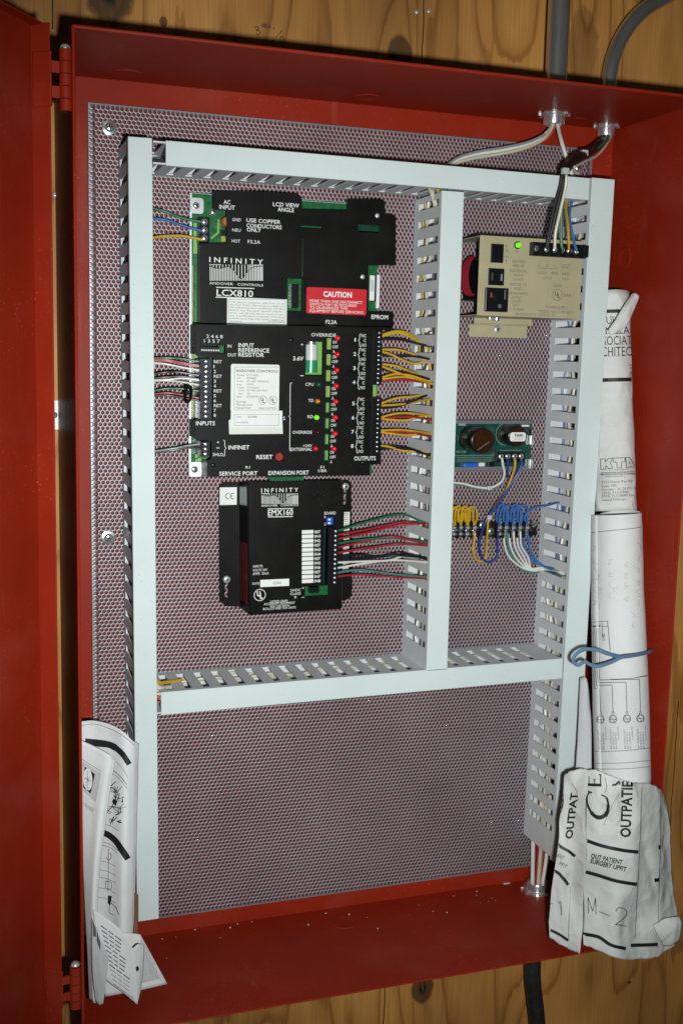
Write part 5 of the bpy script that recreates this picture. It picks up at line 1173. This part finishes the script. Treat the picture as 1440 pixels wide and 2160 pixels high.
# ---- M-2 sheet hanging over the cabinet's lower edge
rows = [[(1231, 1624, -.158), (1258, 1626, -.176), (1296, 1640, -.188), (1340, 1652, -.192), (1372, 1654, -.182), (1395, 1668, -.160)],
        [(1231, 1690, -.164), (1262, 1694, -.182), (1300, 1700, -.193), (1345, 1706, -.196), (1384, 1706, -.184), (1405, 1706, -.160)],
        [(1229, 1780, -.168), (1262, 1786, -.184), (1300, 1792, -.196), (1345, 1796, -.198), (1386, 1796, -.186), (1409, 1794, -.162)],
        [(1228, 1870, -.172), (1260, 1878, -.186), (1300, 1886, -.199), (1344, 1888, -.196), (1388, 1886, -.190), (1417, 1880, -.166)],
        [(1226, 1945, -.176), (1258, 1955, -.190), (1300, 1966, -.203), (1340, 1966, -.194), (1386, 1962, -.192), (1428, 1945, -.172)],
        [(1226, 1990, -.178), (1258, 2003, -.192), (1306, 2022, -.204), (1342, 2019, -.195), (1386, 2018, -.194), (1420, 1990, -.178)]]
m = grid_mesh(rows, 64, 80, .0058, 13, .0012)
r4, o4 = paper('drawing_sheet', m, PAPERO, 'crumpled M-2 drawing sheet hanging over the lower right edge of the cabinet', 'paper sheet', 'crumpled drawing sheets')
D = Decal(m, .0009)
D.curve([(1232, 1771), (1270, 1784), (1310, 1793), (1344, 1797)], 7.4); D.curve([(1230, 1837), (1262, 1846), (1300, 1858), (1341, 1865)], 7.4); D.curve([(1229, 1969), (1262, 1976), (1286, 1992), (1318, 2001)], 7.2); D.line([(1328, 1994), (1385, 1991.5)], 7.5)
D.curve([(1351.5, 1660), (1348, 1760), (1343, 1860), (1337, 1980)], 1.1); D.curve([(1391, 1668), (1391, 1760), (1388, 1860), (1386, 1940)], 1.1); D.line([(1386, 1787), (1391, 1787)], 9, 2); D.line([(1378, 1856), (1388, 1855)], 8, 2)
D.text("OUT PATIENT", 1245.5, 1809, 1310, 1823.5, 9.5, .03); D.text("SURGERY UPFIT", 1243.5, 1819.5, 1318, 1838.5, 9.5, .03)
D.text("OUTPATIE", 1328, 1766, 1332, 1648, 21, .034, up=(-1, -.04))
# serif C and E, lying on their backs
cs = [(1268, 1676), (1279, 1683), (1282, 1700), (1278, 1716), (1265, 1724), (1252, 1719), (1242, 1704), (1238, 1688), (1240, 1676), (1246, 1670)]
pp = spline([(a, b, 0) for a, b in cs], 8); D.line([tuple(v[:2]) for v in pp], [3, 4.5, 6.5, 8.5, 9, 7.5, 5, 3.8, 3, 3.4], 2.5); D.line([(1240, 1669), (1249, 1672)], 3)
D.line([(1240, 1655), (1268, 1656)], 6); D.line([(1242.5, 1656), (1242.5, 1637)], 2); D.line([(1254, 1656), (1254, 1644)], 1.8); D.line([(1251, 1644), (1257, 1644)], 1.4); D.line([(1266, 1656), (1266, 1634)], 2.4); D.line([(1262, 1634), (1268, 1634)], 2.4)
D.line([(1305, 1655), (1306, 1645), (1297, 1655), (1290, 1656)], 4, 3)
D.line([(1240.5, 1926), (1239.5, 1891), (1249, 1922), (1256, 1893), (1256, 1928)], 1.5, 3); D.line([(1262, 1922), (1285, 1931)], 1.5)
D.curve([(1297, 1922), (1302, 1914.5), (1312, 1915), (1319, 1922), (1317, 1932), (1305, 1943), (1296, 1950)], 1.5); D.line([(1296, 1949.5), (1319, 1953)], 1.5)
D.curve([(1275, 1640), (1279, 1660), (1275, 1672)], .9); D.curve([(1306, 1672), (1294, 1690), (1284, 1712), (1272, 1740)], .7)
D.build('drawing_print', INKD, o4)
m2 = grid_mesh([[(1376, 1950, -.200), (1404, 1937, -.204), (1432, 1932, -.200)], [(1386, 1972, -.206), (1412, 1960, -.208), (1437, 1948, -.203)], [(1399, 1996, -.203), (1415, 1994, -.206), (1431, 1984, -.202)]], 14, 14, .0010, 60)
m2.build('folded_corner', PAPERO, r4, recalc=False, solid=.0004)
# ---- M-1 sheet folded beside it
rows = [[(1190, 1632, -.150), (1204, 1624, -.158), (1222, 1619, -.164), (1236, 1622, -.172)],
        [(1182, 1690, -.156), (1200, 1694, -.164), (1214, 1690, -.172), (1232, 1690, -.184)],
        [(1171, 1780, -.162), (1192, 1792, -.170), (1210, 1796, -.178), (1230, 1780, -.190)],
        [(1163, 1860, -.168), (1184, 1870, -.178), (1204, 1876, -.180), (1229, 1868, -.194)],
        [(1159, 1930, -.172), (1180, 1942, -.180), (1202, 1950, -.186), (1228, 1945, -.196)],
        [(1157, 1975, -.174), (1180, 1992, -.182), (1205, 2004, -.188), (1221, 2012, -.198)]]
m = grid_mesh(rows, 48, 74, .0050, 17, .0015)
r5, o5 = paper('drawing_sheet', m, PAPERO, 'folded M-1 drawing sheet overlapping the foot of the right duct', 'paper sheet', 'crumpled drawing sheets')
D = Decal(m, .0009)
D.curve([(1171, 1775), (1182, 1786), (1200, 1796), (1213, 1806)], 6.5); D.curve([(1164, 1834), (1178, 1842), (1188, 1854), (1197, 1866)], 6.5); D.curve([(1160, 1961), (1178, 1970), (1198, 1983)], 6)
D.text("OUTPAT", 1207, 1769, 1219, 1672, 15, .034, up=(-1, .02)); D.text("IENT", 1172, 1806, 1187, 1814, 8); D.text("PFIT", 1178, 1824, 1193, 1832, 8)
D.line([(1177, 1904), (1182, 1901), (1184, 1930)], 1.5, 3); D.line([(1161, 1905), (1166, 1906.5)], 1.4, 3); D.curve([(1202, 1870), (1200, 1920), (1198, 1984)], 1)
D.curve([(1187, 1674), (1187, 1695), (1181, 1715), (1176, 1716)], 3); D.curve([(1206, 1652), (1216, 1668), (1220, 1690)], .8)
D.build('drawing_print', INKD, o5)

# ---- manuals standing in the lower left of the cabinet
rows = [[(169, 1522, -.075), (200, 1520, -.080), (235, 1529, -.092), (262, 1545, -.104), (280, 1562, -.106), (293, 1567, -.100)],
        [(170, 1650, -.080), (200, 1648, -.085), (235, 1655, -.097), (262, 1673, -.110), (279, 1692, -.108), (290, 1700, -.102)],
        [(172, 1780, -.085), (205, 1775, -.090), (235, 1784, -.101), (260, 1806, -.114), (277, 1826, -.112), (287, 1832, -.106)],
        [(176, 1975, -.095), (205, 1970, -.100), (235, 1974, -.110), (257, 1982, -.122), (274, 1994, -.120), (283, 1997, -.114)]]
m = grid_mesh(rows, 40, 60, .0004, 30)
p1, q1 = paper('manual_sheet', m, PAPER, 'tall curled drawing sheet with two black bars beside the left duct', 'paper sheet', 'manuals in the lower left of the cabinet')
D = Decal(m)
D.curve([(180, 1564), (205, 1567), (235, 1572), (257, 1588), (273, 1612)], [14, 15, 14, 12, 11]); D.curve([(214, 1756), (228, 1760), (245, 1774), (258, 1793), (270, 1812)], 13)
D.curve([(171, 1531), (200, 1527), (235, 1538), (262, 1553), (283, 1572)], .9); D.curve([(246, 1606), (258, 1620), (270, 1640)], .8); D.curve([(240, 1625), (255, 1638), (268, 1655)], 1.2); D.curve([(240, 1632), (255, 1645), (268, 1663)], .9)
D.curve([(216, 1738), (235, 1742), (250, 1752)], .9); D.curve([(210, 1775), (232, 1780), (252, 1795)], .9); D.curve([(208, 1781), (232, 1787), (250, 1800)], .9)
random.seed(11)
for k in range(26):
    x = random.uniform(222, 262); y = random.uniform(1655, 1735) ; x += (y - 1695) * -.1
    D.curve([(x + random.uniform(-9, 9), y + random.uniform(-9, 9)) for _ in range(4)], random.choice([.9, 1.2, 1.6]))
D.fill([(240, 1684), (249, 1690), (245, 1700), (237, 1692)]); D.curve([(232, 1660), (243, 1664), (244, 1684), (238, 1700), (228, 1712)], 1.8)
for yy in (1815, 1834, 1850, 1872, 1892): D.curve([(206, yy), (225, yy + 3), (245, yy + 12)], .8)
D.line([(230, 1790), (229, 1880)], 1); D.fill([(229, 1888), (237, 1890), (234, 1910), (228, 1905)]); D.line([(224, 1858), (236, 1861), (236, 1876), (224, 1873), (224, 1858)], 1.2, 3)
D.curve([(232, 1798), (236, 1806), (231, 1814), (225, 1808)], 1.3); D.line([(232, 1905), (231, 1925), (240, 1930)], 1.2); D.curve([(236, 1905), (246, 1915), (252, 1930)], 1.4)
D.build('diagram_print', INKD, q1)
m = grid_mesh([[(284, 1884, -.112), (292, 1887, -.112)], [(284, 1930, -.116), (292, 1932, -.116)], [(281, 1976, -.122), (292, 1977, -.122)]], 3, 8)
paper('folder', m, mat('brown_card', (.16, .055, .022), .7, var=.2), 'brown card folder edge behind the curled drawing sheet', 'folder', solid=.0012)
rows = [[(168, 1560, -.118), (205, 1577, -.128), (230, 1591, -.136), (243, 1600, -.134)], [(173, 1690, -.124), (196, 1697, -.132), (214, 1705, -.140), (225, 1711, -.138)],
        [(178, 1850, -.130), (190, 1852, -.138), (200, 1856, -.144), (208, 1858, -.142)], [(186, 2000, -.138), (192, 2002, -.144), (197, 2003, -.148), (203, 2004, -.147)], [(191, 2108, -.144), (195, 2110, -.148), (199, 2114, -.152), (204, 2116, -.151)]]
m = grid_mesh(rows, 22, 60, .0003, 30)
p2, q2 = paper('manual', m, PAPER, 'stapled booklet with round compass emblem leaning on the left wall', 'manual', 'manuals in the lower left of the cabinet', solid=.0022)
D = Decal(m, .0016)
D.fill([(176, 1604), (216, 1630), (205, 1693), (178, 1668)]); D.fill([(178, 1690), (202, 1706), (199, 1714), (180, 1699)]); D.build('toned_panel', PAPERG, q2)
D = Decal(m, .0019); D.fill([(181, 1616), (203, 1632), (194, 1673), (178, 1660)]); D.curve([(176, 1601), (200, 1616), (216, 1626)], .8); D.build('emblem_ground', INKD, q2)
D = Decal(m, .0022)
vs = [(188 + 10 * math.cos(a) * .98, 1643 + 23 * math.sin(a) + 3 * math.cos(a)) for a in [2 * math.pi * k / 24 for k in range(24)]]; D.faces(vs + [(188, 1643)], [(i, (i + 1) % 24, 24) for i in range(24)]); D.build('emblem_disc', LABELW, q2)
D = Decal(m, .0025); D.line([(188, 1624), (187, 1662)], .8, 3); D.line([(180, 1640), (196, 1646)], .8, 3); D.line([(184, 1650), (192, 1637)], .7, 3); D.line([(184, 1637), (192, 1650)], .7, 3); D.build('emblem_lines', INKD, q2)
m = grid_mesh([[(212, 1972, -.130), (255, 1966, -.130), (296, 1971, -.128)], [(215, 2040, -.134), (270, 2032, -.134), (324, 2022, -.131)], [(222, 2102, -.138), (290, 2090, -.138), (353, 2075, -.134)]], 16, 16, .0003, 30)
p3, q3 = paper('manual_page', m, PAPER, 'loose page corner spread to the right on the cabinet floor', 'page', 'manuals in the lower left of the cabinet')
D = Decal(m); D.fill([(296, 1978), (304, 1986), (346, 2062), (300, 2074)]); D.build('toned_panel', PAPERG, q3)
D = Decal(m, .0007)
for k in range(5): D.text("operation of panel", 306 + k * 7, 2012 + k * 11 - 4, 318 + k * 5.4, 2056 + k * 3.4, 3)
D.build('page_text', INKG, q3)
m = grid_mesh([[(197, 1918, -.148), (225, 1936, -.151), (255, 1962, -.155), (281, 2001, -.161)], [(200, 1985, -.150), (228, 2004, -.154), (258, 2030, -.158), (285, 2060, -.163)], [(205, 2052, -.152), (232, 2074, -.156), (260, 2094, -.160), (290, 2119, -.165)]], 20, 20, .0003, 30)
p4, q4 = paper('manual_page', m, PAPER, 'folded text page with a punched hole in the lower left of the cabinet', 'page', 'manuals in the lower left of the cabinet')
D = Decal(m)
for k in range(13):
    x0 = 213 + k * 2.2; y0 = 1952 + k * 10.2; ln = 44 - (k % 4) * 3
    for (u0, u1) in ((.0, .3), (.36, .62), (.68, 1.0)): D.line([(x0 + ln * u0, y0 + ln * u0 * .72), (x0 + ln * u1, y0 + ln * u1 * .72)], 2.3 if k < 9 else 1.1)
D.build('page_text', INK, q4)
m = grid_mesh([[(281, 2001, -.161), (292, 1991, -.158), (305, 1993, -.154)], [(285, 2060, -.163), (295, 2048, -.160), (303, 2040, -.156)], [(290, 2119, -.165), (294, 2104, -.162), (298, 2086, -.158)]], 8, 16)
m.build('folded_flap', PAPER, p4, recalc=False, solid=.0004)
D = Decal(m, .0006); vs = [(289.5 + 3.4 * math.cos(a), 2043 + 5.6 * math.sin(a)) for a in [2 * math.pi * k / 14 for k in range(14)]]; D.faces(vs, [tuple(range(14))]); D.m.build('punched_hole', INKD, p4, recalc=False)
m = grid_mesh([[(195, 1936, -.156), (204, 1955, -.158), (214, 1988, -.161)], [(194, 2000, -.158), (210, 1996, -.161), (228, 2012, -.164)], [(196, 2060, -.159), (212, 2062, -.163), (227, 2045, -.165)], [(202, 2112, -.160), (209, 2120, -.163), (218, 2116, -.165)]], 16, 24, .0006, 50)
p5, q5 = paper('manual_page', m, PAPERG, 'grey toned page curled at the bottom of the booklet', 'page', 'manuals in the lower left of the cabinet')
D = Decal(m); D.fill([(196, 1940), (203, 1958), (204, 1976), (197, 1975)]); D.fill([(205, 1962), (213, 1990), (212, 2005), (205, 1985)]); D.build('printed_photo', INK, q5)

# ================================================================== SMALL THINGS ON THE PLYWOOD AND IN THE BOX
c = P(117, 875, WALL_Y); st_ = thing('wall_strap', (c.x, WALL_Y, c.z - .015), 'small white metal plate screwed to the plywood beside the door edge', 'strap')
MB().box(c.x - .020, c.x + .006, WALL_Y - .003, WALL_Y - .0002, c.z - .0155, c.z + .0155).build('plate', LABELW, st_, bevel=.0005); screw((c.x - .001, WALL_Y - .0031, c.z), st_, .0032, INK)
c = P(118.5, 411, WALL_Y); screw(c, None, .0035, ZINC, name='wall_screw'); o = [o for o in COL.objects if o.name == 'wall_screw'][0]; tag(o, 'lone screw head in the plywood beside the upper door edge', 'screw')
m = MB()
def pen(pts, w=1.5): strip(m, [P(a, b, WALL_Y - .0003) for a, b in [tuple(v[:2]) for v in spline([(a, b, 0) for a, b in pts], 5)]], w / 1900, Vector((0, -1, 0)))
pen([(536, 58), (542, 56), (546, 60), (541, 64), (548, 66), (547, 72), (541, 72)]); pen([(556, 50), (552, 54), (556, 57), (559, 50), (559, 60)]); pen([(563, 50), (562, 57), (566, 58), (569, 52), (569, 60)]); pen([(577, 58), (579, 62)]); pen([(596, 64), (584, 76), (570, 92)], 1.2); pen([(576, 84), (578, 92)]); pen([(594, 76), (590, 84), (596, 88), (598, 80), (594, 76)]); pen([(541, 62), (538, 60)])
m.build('pencil_note', INKD, None, 'pencilled figures on the plywood above the cabinet', 'writing', recalc=False)
c = PZ(1068, 1864, CB); MB().box(c.x - .005, c.x + .004, c.y - .001, c.y + .001, CB + .0001, CB + .0008).build('paper_scrap', LABELC, None, 'tiny white scrap lying at the back of the cabinet floor', 'scrap')
random.seed(5)
dm = MB()
for k in range(26):
    x = random.uniform(.02, .50); y = YB - .004 - abs(random.gauss(0, .02)) - (.06 * random.random() if k % 4 == 0 else 0); s_ = random.uniform(.0003, .0008)
    dm.box(x - s_, x + s_, y - s_, y + s_, CB + .0001, CB + s_)
dm.build('dust_crumbs', LABELC, None, 'pale crumbs and dust along the back of the cabinet floor', 'dust', kind='stuff')

for (a, b, lb) in ((879, 25, 'left of the two nail heads in the plywood above the cabinet'), (905, 23, 'right of the two nail heads in the plywood above the cabinet'), (1326, 2072, 'dark nail head in the plywood below the crumpled sheets')):
    c = P(a, b, WALL_Y); MB().lathe((c.x, WALL_Y, c.z), (0, -1, 0), [(-.001, .0022), (.0004, .0022), (.0007, .0016), (.0008, 1e-5)], 12).build('nail', ZINC if b < 100 else INKD, None, lb, 'nail', 'nail heads in the plywood')
